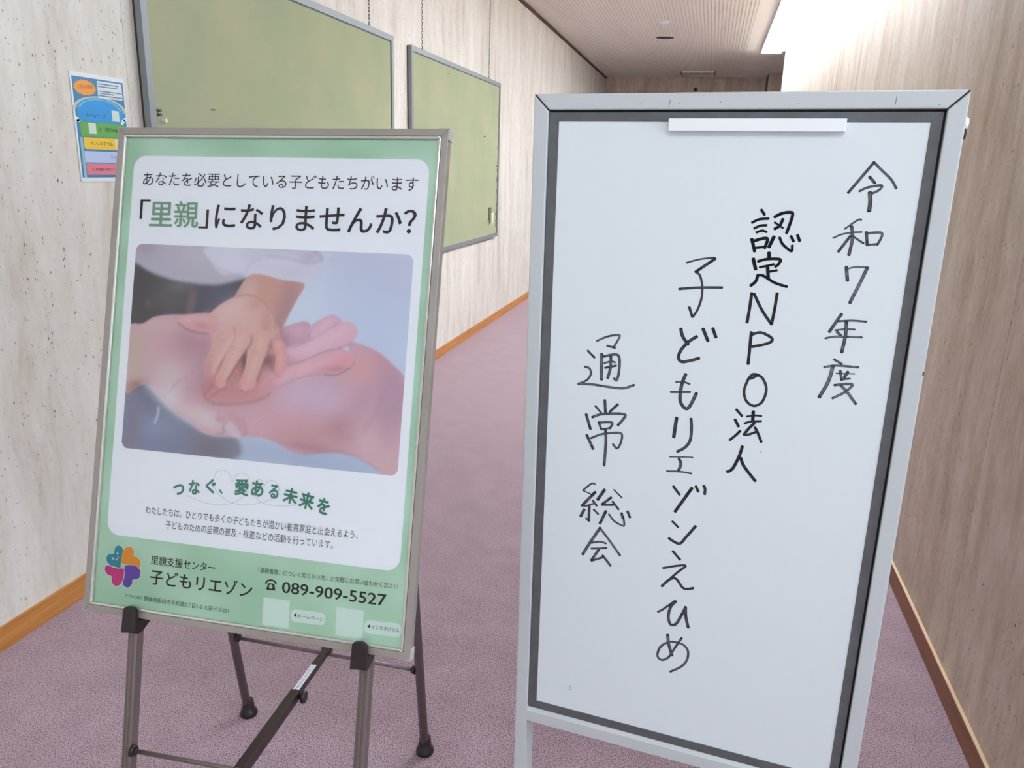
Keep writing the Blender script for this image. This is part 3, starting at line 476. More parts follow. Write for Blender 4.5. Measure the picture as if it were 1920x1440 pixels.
{'k':'line','p':[(0.4503,0.8086),(0.4673,0.8586),(0.4596,0.8835)],'c':(176,118,134),'w':6,'s':5},
{'k':'poly','p':[(0.2996,0.3187),(0.3439,0.2667),(0.3923,0.2324),(0.4414,0.221),(0.4791,0.2326),(0.5246,0.2775),(0.547,0.3472),(0.5627,0.4097),(0.5333,0.4279),(0.4913,0.4479),(0.4412,0.4362),(0.3917,0.4404),(0.3219,0.4304),(0.3002,0.3837),(0.2857,0.3521)],'c':(226,182,176),'s':4,'b':[((0.3834,0.296),0.0602,0.0361,0,(230,190,188),0.8),((0.4559,0.2584),0.0361,0.0211,0,(210,150,134),0.8),((0.5104,0.3502),0.0241,0.0602,0,(204,144,130),0.7),((0.3576,0.395),0.0422,0.0301,0,(226,180,180),0.7)]},
{'k':'poly','p':[(0.1797,0.3524),(0.2139,0.3317),(0.2963,0.3189),(0.336,0.3483),(0.3273,0.4138),(0.3023,0.4199),(0.2505,0.408),(0.2112,0.395),(0.181,0.377)],'c':(226,172,176),'s':5,'b':[((0.2809,0.3812),0.0361,0.0145,8,(212,136,146),0.7),((0.2153,0.3538),0.0301,0.012,0,(232,186,188),0.7)]},
{'k':'line','p':[(0.1828,0.3726),(0.218,0.4011),(0.2573,0.4133),(0.3021,0.4174)],'c':(120,50,64),'w':9,'s':5},
{'k':'line','p':[(0.2932,0.3192),(0.301,0.3997)],'c':(226,174,176),'w':30,'s':20},
{'k':'poly','p':[(0.3178,0.4147),(0.389,0.3923),(0.3938,0.4241),(0.37,0.499),(0.3482,0.5577),(0.3368,0.5992),(0.3164,0.6111),(0.2967,0.5992),(0.2919,0.5712),(0.3044,0.5131),(0.3143,0.4636)],'c':(226,176,168),'s':3,'b':[((0.3145,0.577),0.0169,0.0217,15,(222,150,146),0.9),((0.3542,0.4437),0.0241,0.0301,20,(228,180,174),0.7)]},
{'k':'poly','p':[(0.388,0.3762),(0.454,0.387),(0.4532,0.4271),(0.4379,0.4846),(0.4106,0.5516),(0.3832,0.6188),(0.3729,0.6603),(0.3549,0.6741),(0.3397,0.6598),(0.3393,0.6232),(0.3607,0.5563),(0.3749,0.4744),(0.3876,0.4246)],'c':(226,176,166),'s':3,'b':[((0.3596,0.6454),0.0169,0.0217,20,(226,142,142),0.9),((0.3988,0.4559),0.0211,0.0422,20,(230,180,172),0.7)]},
{'k':'poly','p':[(0.4605,0.3945),(0.5279,0.3887),(0.528,0.4445),(0.5133,0.5095),(0.4934,0.5914),(0.4787,0.657),(0.4549,0.6755),(0.4329,0.67),(0.4253,0.6465),(0.4429,0.5726),(0.448,0.4999),(0.4545,0.4509)],'c':(226,174,164),'s':3,'b':[((0.446,0.6484),0.0181,0.0205,20,(230,144,150),0.9),((0.4853,0.4484),0.0211,0.0422,10,(228,176,164),0.7)]},
{'k':'poly','p':[(0.5253,0.4526),(0.5327,0.4202),(0.5567,0.4102),(0.5795,0.4398),(0.5909,0.5024),(0.5899,0.5499),(0.5789,0.5909),(0.5609,0.5942),(0.5466,0.5781),(0.5491,0.5461),(0.5499,0.5062),(0.5389,0.4752)],'c':(226,160,160),'s':3,'b':[((0.5656,0.5682),0.0157,0.0181,0,(230,150,158),0.9),((0.5553,0.442),0.0181,0.0181,0,(230,172,172),0.7)]},
{'k':'line','p':[(0.3932,0.3798),(0.3983,0.4238),(0.381,0.4736),(0.3594,0.5322),(0.3375,0.5911)],'c':(170,104,98),'w':6,'s':5},
{'k':'line','a':0.8,'p':[(0.4596,0.4105),(0.4582,0.4506),(0.4383,0.4927),(0.411,0.5596),(0.3778,0.6354)],'c':(120,60,58),'w':8,'s':6},
{'k':'line','p':[(0.5327,0.4202),(0.5211,0.4849),(0.5039,0.5585),(0.4892,0.6238)],'c':(130,66,62),'w':8,'s':6},
{'k':'line','p':[(0.5273,0.4526),(0.5458,0.4907),(0.5485,0.538),(0.5443,0.5704)],'c':(150,84,82),'w':6,'s':5},
{'k':'line','p':[(0.3282,0.4299),(0.3607,0.4473)],'c':(190,136,126),'w':4,'s':4},
{'k':'line','p':[(0.387,0.4692),(0.4219,0.4763)],'c':(184,124,116),'w':5,'s':4},
{'k':'line','p':[(0.3909,0.4824),(0.4195,0.4896)],'c':(188,130,120),'w':4,'s':4},
{'k':'line','p':[(0.4594,0.4827),(0.4967,0.4871)],'c':(184,124,116),'w':5,'s':4},
{'k':'line','p':[(0.4663,0.4941),(0.4944,0.4988)],'c':(188,130,120),'w':4,'s':4},
{'k':'line','p':[(0.3621,0.5806),(0.394,0.5895)],'c':(206,146,138),'w':4,'s':4},
{'k':'line','p':[(0.3079,0.5167),(0.3335,0.5225)],'c':(200,142,134),'w':4,'s':4},
{'k':'line','p':[(0.3907,0.4243),(0.3578,0.5082),(0.3277,0.584)],'c':(238,202,194),'w':26,'s':11,'a':0.55},
{'k':'line','p':[(0.428,0.4213),(0.3967,0.5286),(0.3627,0.6451)],'c':(238,202,194),'w':28,'s':12,'a':0.55},
{'k':'line','p':[(0.4961,0.4232),(0.4807,0.5286),(0.4505,0.652)],'c':(238,200,190),'w':28,'s':12,'a':0.5},
{'k':'line','p':[(0.5522,0.4423),(0.5702,0.4882),(0.5687,0.5679)],'c':(240,196,194),'w':24,'s':10,'a':0.5},
{'k':'line','p':[(0.3478,0.3311),(0.3824,0.2799),(0.4429,0.2473)],'c':(238,206,200),'w':60,'s':28,'a':0.5},
{'k':'line','p':[(0.1963,0.3593),(0.247,0.3472),(0.2983,0.3513)],'c':(238,196,198),'w':22,'s':12,'a':0.5},
{'k':'line','p':[(0.6153,0.4841),(0.6961,0.4296),(0.7807,0.3596)],'c':(242,206,220),'w':44,'s':18,'a':0.55},
{'k':'line','p':[(0.682,0.3914),(0.7263,0.3328)],'c':(240,206,222),'w':34,'s':14,'a':0.5},
{'k':'line','p':[(0.5623,0.6163),(0.6433,0.5527),(0.7756,0.4772)],'c':(240,200,210),'w':40,'s':16,'a':0.5},
{'k':'line','p':[(0.1054,0.6968),(0.2077,0.7759),(0.3259,0.8274)],'c':(236,224,228),'w':60,'s':30,'a':0.55},
{'k':'line','p':[(0.2913,0.4492),(0.2874,0.5472),(0.2803,0.6456)],'c':(180,124,142),'w':46,'s':24,'a':0.5},
{'k':'line','p':[(0.1971,0.429),(0.2542,0.4689),(0.293,0.4816)],'c':(186,132,150),'w':40,'s':24,'a':0.45},
{'k':'line','p':[(0.546,0.3314),(0.5638,0.3776),(0.5505,0.4105)],'c':(176,120,116),'w':26,'s':12,'a':0.6},
{'k':'line','p':[(0.534,0.444),(0.5277,0.4924),(0.5414,0.5707)],'c':(140,84,80),'w':14,'s':9,'a':0.6},
{'k':'line','p':[(0.3193,0.605),(0.3029,0.5945)],'c':(190,120,116),'w':5,'s':4,'a':0.6},
{'k':'line','p':[(0.3416,0.6636),(0.3551,0.6766),(0.3733,0.6642)],'c':(176,100,102),'w':6,'s':5,'a':0.6},
{'k':'line','p':[(0.4275,0.6503),(0.4362,0.6728),(0.4582,0.6769),(0.4758,0.6614)],'c':(170,96,98),'w':6,'s':5,'a':0.6},
{'k':'line','p':[(0.5493,0.5817),(0.5623,0.5956),(0.5789,0.5909)],'c':(186,112,118),'w':5,'s':4,'a':0.6},
{'k':'poly','p':[(0.4377,0.6454),(0.4497,0.6376),(0.4596,0.647),(0.4576,0.6656),(0.4453,0.6686)],'c':(238,170,176),'s':4},
{'k':'poly','p':[(0.3482,0.6451),(0.3602,0.6357),(0.3708,0.6426),(0.3681,0.6639),(0.3557,0.6669)],'c':(236,166,168),'s':4},
{'k':'line','p':[(0.593,0.732),(0.6805,0.6827),(0.7706,0.704)],'c':(222,196,216),'w':90,'s':40,'a':0.5},
{'k':'line','p':[(0.6605,0.8584),(0.7545,0.839),(0.8369,0.8443)],'c':(206,154,156),'w':60,'s':30,'a':0.5},
{'k':'line','p':[(0.959,0.5521),(0.9913,0.6254),(0.9963,0.717)],'c':(184,140,164),'w':50,'s':26,'a':0.5},
{'k':'line','p':[(0.3923,0.2324),(0.4352,0.2213),(0.4731,0.2349),(0.5089,0.2705),(0.536,0.3162),(0.5426,0.3795)],'c':(150,96,78),'w':7,'s':5}]

# ---------------------------------------------------------------- the setting
MB().box(XL - 0.3, XO + .3, YB - 0.3, YE + 0.3, -0.1, 0.0).build('floor', M_CARPET, kind='structure')

def slab_wall(name, x_face, side, y0, y1, mat_, first, pitch=0.93, z1=ZC + 0.05):
    """a wall along Y clad with stone slabs; side = +1 when the room lies at larger x"""
    xb = x_face - side * 0.02
    w = MB().box(min(xb, xb - side * 0.2), max(xb, xb - side * 0.2), y0, y1, 0, z1).build(name, M_STONECORE, kind='structure')
    cache = {}
    y = first
    while y > y0: y -= pitch
    while y < y1:
        a, b = max(y, y0), min(y + pitch, y1)
        L = round(b - a - 0.0016, 4)
        if L > 0.02:
            if L not in cache:
                m = MB().box(-0.0099, 0.0099, -L / 2, L / 2, 0.0, z1, bevel=0.0006)
                me = bpy.data.meshes.new('stone_panel'); m.bm.to_mesh(me); m.bm.free(); me.materials.append(mat_); cache[L] = me
            o = link('stone_panel', cache[L], w); o.location = (x_face - side * 0.0099, (a + b) / 2, 0)
        y += pitch
    return w
wall_left = slab_wall('wall_left', XL, 1, -0.9, YE, M_LEFT, 7.76)
MB().box(XL - .22, XL - .02, YE - .05, YE + .3, 0, ZC + .05).build('trim_6', M_STONECORE, kind='structure')
MB().box(.6572, .68, 12.49, YE + .25, 0, ZC + .05).build('trim_7', M_RIGHT, kind='structure')
wall_right = slab_wall('wall_right', XR, -1, YS, YR, M_RIGHT, 7.6)

def cross_wall(name, y_face, x0, x1, mat_, pitch=0.8, thick=0.25, z0=0.0, z1=ZC + 0.05, sign=1, ext=.2):
    w = MB().box(x0 - ext, x1 + ext, min(y_face + sign * 0.02, y_face + sign * thick), max(y_face + sign * 0.02, y_face + sign * thick), z0, z1).build(name, M_STONECORE, kind='structure')
    n = max(1, round((x1 - x0) / pitch)); L = (x1 - x0) / n
    me = None
    for i in range(n):
        if me is None:
            m = MB().box(-L / 2 + 0.001, L / 2 - 0.001, -0.0099, 0.0099, z0, z1, bevel=0.0008)
            me = bpy.data.meshes.new('stone_panel'); m.bm.to_mesh(me); m.bm.free(); me.materials.append(mat_)
        o = link('stone_panel', me, w); o.location = (x0 + L * (i + 0.5), y_face + sign * 0.0099, 0)
    return w
cross_wall('wall_end', YE, XL, 0.657, M_RIGHT)
cross_wall('wall_passage', 12.47, 0.657, XO, M_RIGHT, thick=0.57, ext=0)
MB().box(XO, XO + .2, YR - 0.3, 12.5, 0, ZC + 0.05).build('wall_side', M_RIGHT, kind='structure')
MB().box(XR + 0.2, XO, YR - 0.3, YR, 0, ZC + 0.05).build('wall_return', M_RIGHT, kind='structure')
MB().box(XR, XO + .25, YS - 0.2, YS, 0, ZC + 0.05).build('wall_lobby', M_RIGHT, kind='structure')
# end cap of the right wall
MB().box(XR + 0.0005, XR + 0.22, YR, YR + 0.02, 0, ZC + 0.05, bevel=0.001).build('trim_5', M_RIGHT, kind='structure')
# rear wall, and the lobby's window wall that brings daylight in from the right behind the camera
MB().box(XL - 0.2, XO + .25, YB - .25, YB, 0, ZC + .05).build('wall_rear', M_LEFT, kind='structure')
ww = MB(); W0, W1 = -2.2, 1.0
for b in ((YB, W0, 0, ZC + .05), (W1, YS - .2, 0, ZC + .05), (W0, W1, 2.4, ZC + .05), (W0, W1, 0, 0.9)): ww.box(XO, XO + .25, b[0], b[1], b[2], b[3])
ww.build('wall_window', M_LEFT, kind='structure')
wf = MB()
for b in ((W0, W0 + .05, .9, 2.4), (W1 - .05, W1, .9, 2.4), (-.625, -.575, .9, 2.4), (W0, W1, .9, .95), (W0, W1, 2.35, 2.4)): wf.box(XO + .1, XO + .15, b[0], b[1], b[2], b[3])
win = wf.build('window_1', M_BOARDALU, kind='structure')
MB().box(XO + .122, XO + .128, W0 + .05, -.625, .95, 2.35).build('pane', M_SHEET, win)
MB().box(XO + .122, XO + .128, -.575, W1 - .05, .95, 2.35).build('pane', M_SHEET, win)
ww = MB(); V0, V1 = -3.0, -1.1
for b in ((YB, V0, 0, ZC + .05), (V1, -.9, 0, ZC + .05), (V0, V1, 2.55, ZC + .05), (V0, V1, 0, 0.9)): ww.box(XL - .25, XL, b[0], b[1], b[2], b[3])
ww.build('wall_window', M_LEFT, kind='structure')
wf = MB()
for b in ((V0, V0 + .05, .9, 2.55), (V1 - .05, V1, .9, 2.55), (V0, V1, .9, .95), (V0, V1, 2.5, 2.55)): wf.box(XL - .15, XL - .1, b[0], b[1], b[2], b[3])
win = wf.build('fill_window', M_BOARDALU, kind='structure')  # unseen window, added to brighten the poster with sky light
MB().box(XL - .128, XL - .122, V0 + .05, V1 - .05, .95, 2.5).build('pane', M_SHEET, win)

# ceiling: backing, flat border strips and the fine ribbed field
ceiling = MB().box(XL - 0.2, XO + .25, YB - 0.25, YE + 0.3, ZC + 0.004, ZC + 0.1).build('ceiling', M_GROOVE, kind='structure')
RX1 = 0.2555
m = MB()
m.box(RX1, 0.5676, YB, YE, ZC, ZC + 0.0041, bevel=0.0006)
m.build('ceiling_strip', M_CEIL, ceiling)
MB().box(0.5696, XO, YR - .14, YE, ZC, ZC + 0.0041, bevel=0.0006).build('ceiling_strip', M_CEIL, ceiling)
MB().box(0.5696, XR, YS, YR - .14, ZC, ZC + 0.0041).build('ceiling_strip', M_CEIL, ceiling)
m = MB(); pitch = 0.0331; x = RX1 - 0.006
while x - 0.021 > XL + 0.02:
    m.box(x - 0.021, x, YB, YE, ZC, ZC + 0.0041); x -= pitch
m.build('ceiling_rib', M_CEIL, ceiling, kind='stuff')
MB().box(XL, XL + 0.013, YB, YE, ZC - 0.024, ZC + 0.002).build('trim_1', M_DARKTRIM, kind='structure')

# baseboards
BH, BT = 0.0682, 0.0074
MB().box(XL, XL + BT, YB, YE, 0, BH, bevel=0.001).build('baseboard_left', M_OAK, kind='structure')
br = MB().box(XR - BT, XR, YS, YR, 0, BH - 0.004).build('baseboard_right', M_OAK_SHADED, kind='structure')
MB().box(XR - BT - 0.0015, XR, YS, YR, BH - 0.004, BH, bevel=0.0008).build('top_edge', wood_mat('lit wood edge', S(206, 170, 134), S(222, 190, 156)), br)  # paler tone paints in the light on the top face
MB().box(XL + BT, 0.657, YE - BT, YE, 0, BH).build('baseboard_end', M_OAK, kind='structure')
# thin pale scratch on the right wall
V, Fc, T = [], [], []
ribbon(V, Fc, T, [(2.3936, 1.545), (2.405, 1.52), (2.43, 1.475), (2.455, 1.44)], 0.0018, 0)
me = bpy.data.meshes.new('scratch'); me.from_pydata([(XR - 0.0006, a, b) for a, b, c in V], [], Fc); me.materials.append(mat('pale scratch', S(226, 214, 202), 0.8))
link('scratch', me, wall_right)

# ---------------------------------------------------------------- ceiling light trough along the right edge
def trough(y0, y1, strength, label, cname, x0=0.42, x1=0.66):
    t = thing('ceiling_light', label, 'ceiling light', loc=((x0 + x1) / 2, (y0 + y1) / 2, ZC))
    ly = (y1 - y0) / 2; w = (x1 - x0) / 2 - .002
    h = MB(); h.box(-w, -(w - .014), -ly, ly, -0.022, 0.0, bevel=0.001); h.box((w - .014), w, -ly, ly, -0.004, 0.0)
    h.box(-w, w, ly - 0.012, ly, -0.024, 0.0); h.box(-w, w, -ly, -ly + 0.012, -0.024, 0.0)
    h.build('housing', mat(cname + ' housing', S(206, 226, 238), 0.4), t)
    e = mat(cname + ' diffuser', S(250, 250, 250), 0.5, emit=((0.88, 0.98, 1.08, 1), strength))
    MB().box(-(w - .015), (w - .015), -ly + 0.013, ly - 0.013, -0.030, -0.004, bevel=0.004).build('diffuser', e, t)
    return t
trough(2.8, 10.33, DIFFUSER_STRENGTH, 'long glowing fluorescent ceiling light along the right wall', 'front')
trough(-1.5, -0.5, REAR_FILL_STRENGTH, 'unseen fill light panel added on the ceiling behind the camera position', 'rear', -0.45, 1.35)  # added to light the whiteboard and poster from behind the camera

# ceiling fittings
t = thing('recessed_downlight', 'round unlit recessed downlight, a dark hole in the ribbed ceiling', 'ceiling light', loc=(-0.6332, 9.293, ZC))
MB().lathe([(0.100, -0.001), (0.100, 0.0)], Matrix.Translation((0, 0, -0.001)), 32).build('recess', M_BLACKHOLE, t)
m = MB(); m.torus(Matrix.Translation((0, 0, -0.001)), 0.106, 0.006, n=40, k=8); m.build('ring', M_CEIL, t)
t = thing('ceiling_sensor', 'small white round sensor on the ribbed ceiling nearer than the dark downlight', 'sensor', loc=(-0.59, 8.38, ZC))
MB().lathe([(0.060, 0.0), (0.056, -0.006), (0.03, -0.012), (0.012, -0.02)][::-1], Matrix.Identity(4), 32).build('body', M_CLIP, t)
m = MB(); m.torus(Matrix.Translation((0, 0, -0.003)), 0.066, 0.003, n=32, k=6); m.build('ring', M_CLIP, t)
t = thing('ceiling_vent', 'shallow rectangular ceiling vent close to the far end wall', 'vent', loc=(-0.3356, 12.45, ZC))
m = MB(); W_, H_ = 0.228, 0.22
m.box(-W_, W_, H_ - .012, H_, -.022, 0); m.build('frame_bar', M_CEIL, t)
MB().box(-W_, W_, -H_, -H_ + .012, -.022, 0).build('frame_bar', M_CEIL, t)
M_VE = mat('brown vent end', S(120, 98, 84), .7)
for xs in (-W_ - .014, W_): MB().box(xs, xs + .014, -H_, H_, -.024, 0).build('end_strip', M_VE, t)
MB().box(-W_, W_, -H_ + .012, H_ - .012, -.012, 0).build('grille', mat('vent grille', S(196, 184, 172), .8), t)
t = thing('wall_fitting', 'small black round fitting high on the far end wall, just above the whiteboard', 'fitting', loc=(-0.369, YE, 2.5465))
MB().lathe([(0.028, 0), (0.026, 0.02), (0.014, 0.034)], Matrix.Rotation(math.radians(90), 4, 'X'), 20).build('cap', M_BLACK, t)

# ---------------------------------------------------------------- two green notice boards hung on chains on the left wall
def bulletin(y0, y1, z0, z1, label, chains):
    """local frame: x along the wall, y up, z into the room"""
    w, h = y1 - y0, z1 - z0
    M = basis((XL, y0, z0), (0, 1, 0), (0, 0, 1), (1, 0, 0))
    t = thing('bulletin_board', label, 'notice board', M=M, group='green notice boards on the left wall')
    fw = 0.030
    for pts in (((0, h), (w, h), (w - fw, h - fw), (fw, h - fw)), ((0, 0), (fw, fw), (w - fw, fw), (w, 0)),
                ((0, 0), (0, h), (fw, h - fw), (fw, fw)), ((w, 0), (w - fw, fw), (w - fw, h - fw), (w, h))):
        MB().prism(pts, 0.008, 0.030, bevel=0.0012).build('frame_rail', M_BOARDALU, t)
    m = MB()
    for pts in (((fw, h - fw), (w - fw, h - fw), (w - fw - .005, h - fw - .005), (fw + .005, h - fw - .005)), ((w - fw, fw), (w - fw, h - fw), (w - fw - .005, h - fw - .005), (w - fw - .005, fw + .005))):
        m.prism(pts, 0.012, 0.0245)
    m.build('inner_edge', mat('teal grey edge', S(96, 118, 116), .6), t)  # darker strip along the top and right inner edges only
    MB().box(.002, w - .002, .002, h - .002, 0.0, 0.008).build('shadow_backing', M_DARKTRIM, t)  # dark sheet standing in for the shadow gap behind the board
    MB().box(fw, w - fw, fw, h - fw, 0.0082, 0.0235).build('felt_panel', M_FELT, t)
    for cx in chains:
        m = MB(); z = h + 0.004; k = 0
        while z < ZC - z0 - 0.004:
            R = Matrix.Translation((cx, z + 0.008, 0.016)) @ Matrix.Rotation(math.radians(90 * (k % 2)), 4, 'Y')
            m.torus(R, 0.0042, 0.0013, ys=2.5, n=12, k=5); z += 0.0165; k += 1
        m.build('chain', mat('dark chain', S(96, 90, 84), .4, .7), t)
        MB().box(cx - .004, cx + .004, h - .002, h + .008, .010, .022, bevel=.001).build('hook', M_BOARDALU, t)
    return t
b1 = bulletin(2.230, 4.237, 0.742, 1.9665, 'large green felt notice board behind the framed poster, cut by the top of the photo', (0.27, 1.721))
b2 = bulletin(4.505, 6.510, 0.742, 1.9620, 'second green felt notice board further along, behind the poster frame top right corner', (0.211, 1.685))
def pin(y, z, r, m_, label, group=None, name='push_pin'):
    o = MB().lathe([(r, 0), (r * .55, .003), (r * .5, .008), (r * .85, .010), (r * .8, .013)], Matrix.Rotation(math.radians(90), 4, 'Y'), 14).build(name, m_)
    o.location = (XL + .0236, y, z); o['label'] = label; o['category'] = 'push pin'
    return o
M_PINW = mat('clear white pin', S(232, 236, 214), .2); M_PING = mat('dark grey pin', S(96, 104, 98), .4)
pin(2.2971, 1.417, .0085, M_PINW, 'pale clear push pin low on the left edge of the nearer green board')
pin(2.2745, 1.4459, .006, M_PING, 'upper of two grey push pins at the left edge of the nearer green board')
pin(2.2750, 1.4331, .006, M_PING, 'lower of two grey push pins at the left edge of the nearer green board')
pin(2.5639, 1.469, .0035, M_PING, 'tiny dark pin alone in the green felt of the nearer board')
pin(5.1786, 1.8845, .006, M_PINW, 'small white push pin near the top of the second green board')
pin(6.0555, 1.5309, .006, M_PING, 'small dark pin on the right half of the second green board')
t = thing('board_clip', 'cream clip hanging near the lower right corner of the second green board', 'clip', M=basis((XL + .0236, 6.255, .865), (0, 1, 0), (0, 0, 1), (1, 0, 0)))
MB().box(-.03, .03, .035, .125, 0, .012, bevel=.003).build('grip', mat('olive grey clip', S(120, 126, 100), .4), t)
MB().box(-.014, .03, 0, .085, .012, .03, bevel=.006).build('lever', M_PINW, t)
# holes worn in the right edge of the second board's felt
m = MB()
for i in range(46):
    zz = random.choice([random.uniform(.83, 1.02), random.uniform(1.2, 1.34), random.uniform(1.0, 1.6)])
    yy = 6.472 - abs(random.gauss(0, .012)); s = random.uniform(.003, .008)
    m.flat([(yy - 4.505 - s, zz - .742 - s * 1.4), (yy - 4.505 + s, zz - .742 - s), (yy - 4.505 + s * .6, zz - .742 + s * 1.6), (yy - 4.505 - s, zz - .742 + s)], 0.0238)
m.build('worn_spot', mat('worn felt', S(84, 86, 62), .9), b2, kind='stuff')

# ---------------------------------------------------------------- small notice on the left wall
t = thing('paper_notice', 'small A4 notice with blue, green, yellow and pink bars taped on the left stone wall', 'notice', M=basis((XL + .001, 1.9456, 1.527 - .299), (0, 1, 0), (0, 0, 1), (1, 0, 0)))
PH = .299
def rc(x0, d0, x1, d1): return [(x0, PH - d1), (x1, PH - d1), (x1, PH - d0), (x0, PH - d0)]
paper = MB().box(0, .213, 0, PH, 0, .0012).build('paper', mat('notice white', S(232, 238, 240), .35), t)
def pc(pts, colour, z, name='printed_shape'):
    return MB().flat(pts, z).build(name, mat('notice print', S(*colour), .35), paper)
pc(rc(.006, .012, .207, .287), (50, 128, 176), .0014, 'printed_background')
for i, (r_a, c_) in enumerate(((.106, (206, 196, 166)), (.100, (170, 196, 190)), (.094, (56, 150, 196)), (.086, (96, 206, 244)), (.080, (24, 150, 224)))):
    pc([(.105 + r_a * math.cos(a), PH - .1 + max(0, r_a * .38 * math.sin(a)) - (0 if 0 < a < math.pi else .0)) for a in [math.pi * k / 30 for k in range(31)]], c_, .00142 + i * .00003)
star = []
for k in range(44):
    a = 2 * math.pi * k / 44; rr = 1.0 if k % 2 else .84
    star.append((.052 + .045 * rr * math.cos(a), PH - .040 + .0225 * rr * math.sin(a)))
pc(star, (236, 160, 62), .00165, 'starburst')
pc(rounded(.1005, PH - .063, .2005, PH - .0165, .005, 5), (214, 232, 240), .0016)
pc(rc(.0175, .094, .197, .1315), (20, 150, 224), .0016)
pc(rc(.018, .1325, .2, .172), (96, 170, 84), .0016)
pc(rc(.008, .172, .205, .176), (90, 140, 130), .00158)
pc(rounded(.026, PH - .2075, .190, PH - .1755, .004, 4), (236, 198, 60), .0016)
pc(rc(.151, .1755, .175, .2075), (228, 226, 206), .00165)
pc(rc(.023, .213, .2, .2445), (186, 204, 240), .0016)
pc(rounded(.025, PH - .2795, .2, PH - .2485, .004, 4), (222, 130, 148), .0016)
pc(rc(.009, .245, .205, .2485), (120, 140, 180), .00158)
pc(rc(.012, .176, .0225, .287), (150, 190, 206), .0016)
for (x0, d0, x1, d1) in ((.0495, .135, .0785, .1645), (.1485, .095, .1785, .1255)): pc(rc(x0, d0, x1, d1), (206, 226, 214), .00166, 'blank_card')
for cx, cd, r in ((.009, .128, .010), (.014, .131, .007), (.195, .122, .009), (.204, .118, .010), (.188, .129, .006)):
    pc([(cx + r * math.cos(a), PH - cd + r * .7 * math.sin(a)) for a in [2 * math.pi * k / 18 for k in range(18)]], (214, 244, 246), .00167, 'cloud')
mk = mat('notice ink', S(14, 60, 96), .4); mg = mat('notice green ink', S(26, 66, 30), .4); my = mat('notice brown ink', S(70, 52, 10), .4); mr = mat('notice red ink', S(120, 30, 50), .4)
put_text('ホームページ', (.046, PH - .1185), (.1215, PH - .1185), .0105, .0018, mk, paper, .9)
put_text('X （旧Twitter）', (.090, PH - .1565), (.182, PH - .1565), .0125, .0018, mg, paper, .8)
put_text('インスタグラム', (.0505, PH - .196), (.1395, PH - .196), .0115, .0018, my, paper, .9)
put_text('ライン', (.1245, PH - .234), (.162, PH - .234), .010, .0018, mk, paper, .6)
put_text('えひめ施設予約システム', (.044, PH - .2685), (.158, PH - .2685), .0085, .0018, mr, paper, 1.0)
put_text('公式SNS開設', (.022, PH - .0455), (.083, PH - .0405), .0115, .0018, mat('orange red ink', S(190, 84, 20), .4), paper, 1.0)
for k, (dd, x0, x1) in enumerate(((.0225, .104, .188), (.0295, .104, .186), (.0425, .106, .197), (.0485, .108, .165), (.0550, .104, .199))):
    m = MB(); x = x0
    while x < x1:
        wch = random.uniform(.0018, .0034); m.flat(rc(x, dd, min(x + wch, x1), dd + .0032), .00175); x += wch + random.uniform(.0006, .0012)
    m.build('fine_print', mk, paper)

# ---------------------------------------------------------------- the framed poster (stands on the easel)
PW, PHH = 0.612, 0.8585
pT = Vector((-1.029, 1.2432, 1.3505)); pa = Vector((0.9997, 0.018, 0.0135)).normalized(); pd = Vector((0.0178, -0.268, -0.9633)).normalized(); pn = Vector((0.0137, -0.9633, 0.2682)).normalized()
PM = basis(pT + pd * PHH, pa, -pd, pn)          # local: x right, y up from the bottom edge, z towards the viewer
poster = thing('framed_poster', 'large green and white framed poster with a photo of hands, leaning on the easel', 'poster', M=PM)
def Y(d): return PHH - d
fo, fi = 0.0118, 0.0168
def mitred(x0, y0, x1, y1, a, b):
    """four mitred bars between the offsets a and b inside the rectangle"""
    A = [(x0 + a, y0 + a), (x1 - a, y0 + a), (x1 - a, y1 - a), (x0 + a, y1 - a)]; B = [(x0 + b, y0 + b), (x1 - b, y0 + b), (x1 - b, y1 - b), (x0 + b, y1 - b)]
    return [(A[i], A[(i + 1) % 4], B[(i + 1) % 4], B[i]) for i in range(4)]
for pts in mitred(0, 0, PW, PHH, 0, fo): MB().prism(pts, -0.017, 0.0, bevel=0.0009).build('frame_rail', M_ALU, poster)
for pts in mitred(0, 0, PW, PHH, fo + .0004, fi): MB().prism(pts, -0.006, 0.0012, bevel=0.0016).build('frame_bead', M_ALU_BEAD, poster)
for x, sx in ((0, -1), (PW, 1)):
    for y, sy in ((0, -1), (PHH, 1)):
        m = MB()
        m.box(min(x - sx * .0002, x + sx * .0016), max(x - sx * .0002, x + sx * .0016), min(y, y - sy * .018), max(y, y - sy * .018), -.0175, -.001, bevel=.0005)
        m.box(min(x + sx * .0016, x - sx * .018), max(x + sx * .0016, x - sx * .018), min(y - sy * .0002, y + sy * .0012), max(y - sy * .0002, y + sy * .0012), -.0175, -.001, bevel=.0004)
        m.build('corner_cap', mat('clear corner cap', S(180, 178, 176), .3), poster)
MB().box(.004, PW - .004, .004, PHH - .004, -.0165, -.008).build('backing_board', M_TRIM, poster)
sheet = MB().box(fi - .002, PW - fi + .002, fi - .002, PHH - fi + .002, -.0078, -.0050).build('poster_sheet', M_PGREEN, poster)
ZP = -0.0050
def rectq(q): return [(x, Y(d)) for x, d in q]
MB().flat(rounded(.0326, Y(.7200), .5822, Y(.0485), .0235, 10), ZP + .00010).build('white_area', M_PAPERWHITE, sheet)
inks = dict(ink=M_INK, green=M_GREENINK, black=M_BLACKINK, dgreen=M_DGREEN)
for q, r in zip(CARDS, (0, 0, .008, .008)):
    pts = rectq(q)
    if r: pts = quad_rounded(pts, r)
    MB().flat(pts, ZP + .00012).build('blank_card' if not r else 'label_pill', M_CARD, sheet)
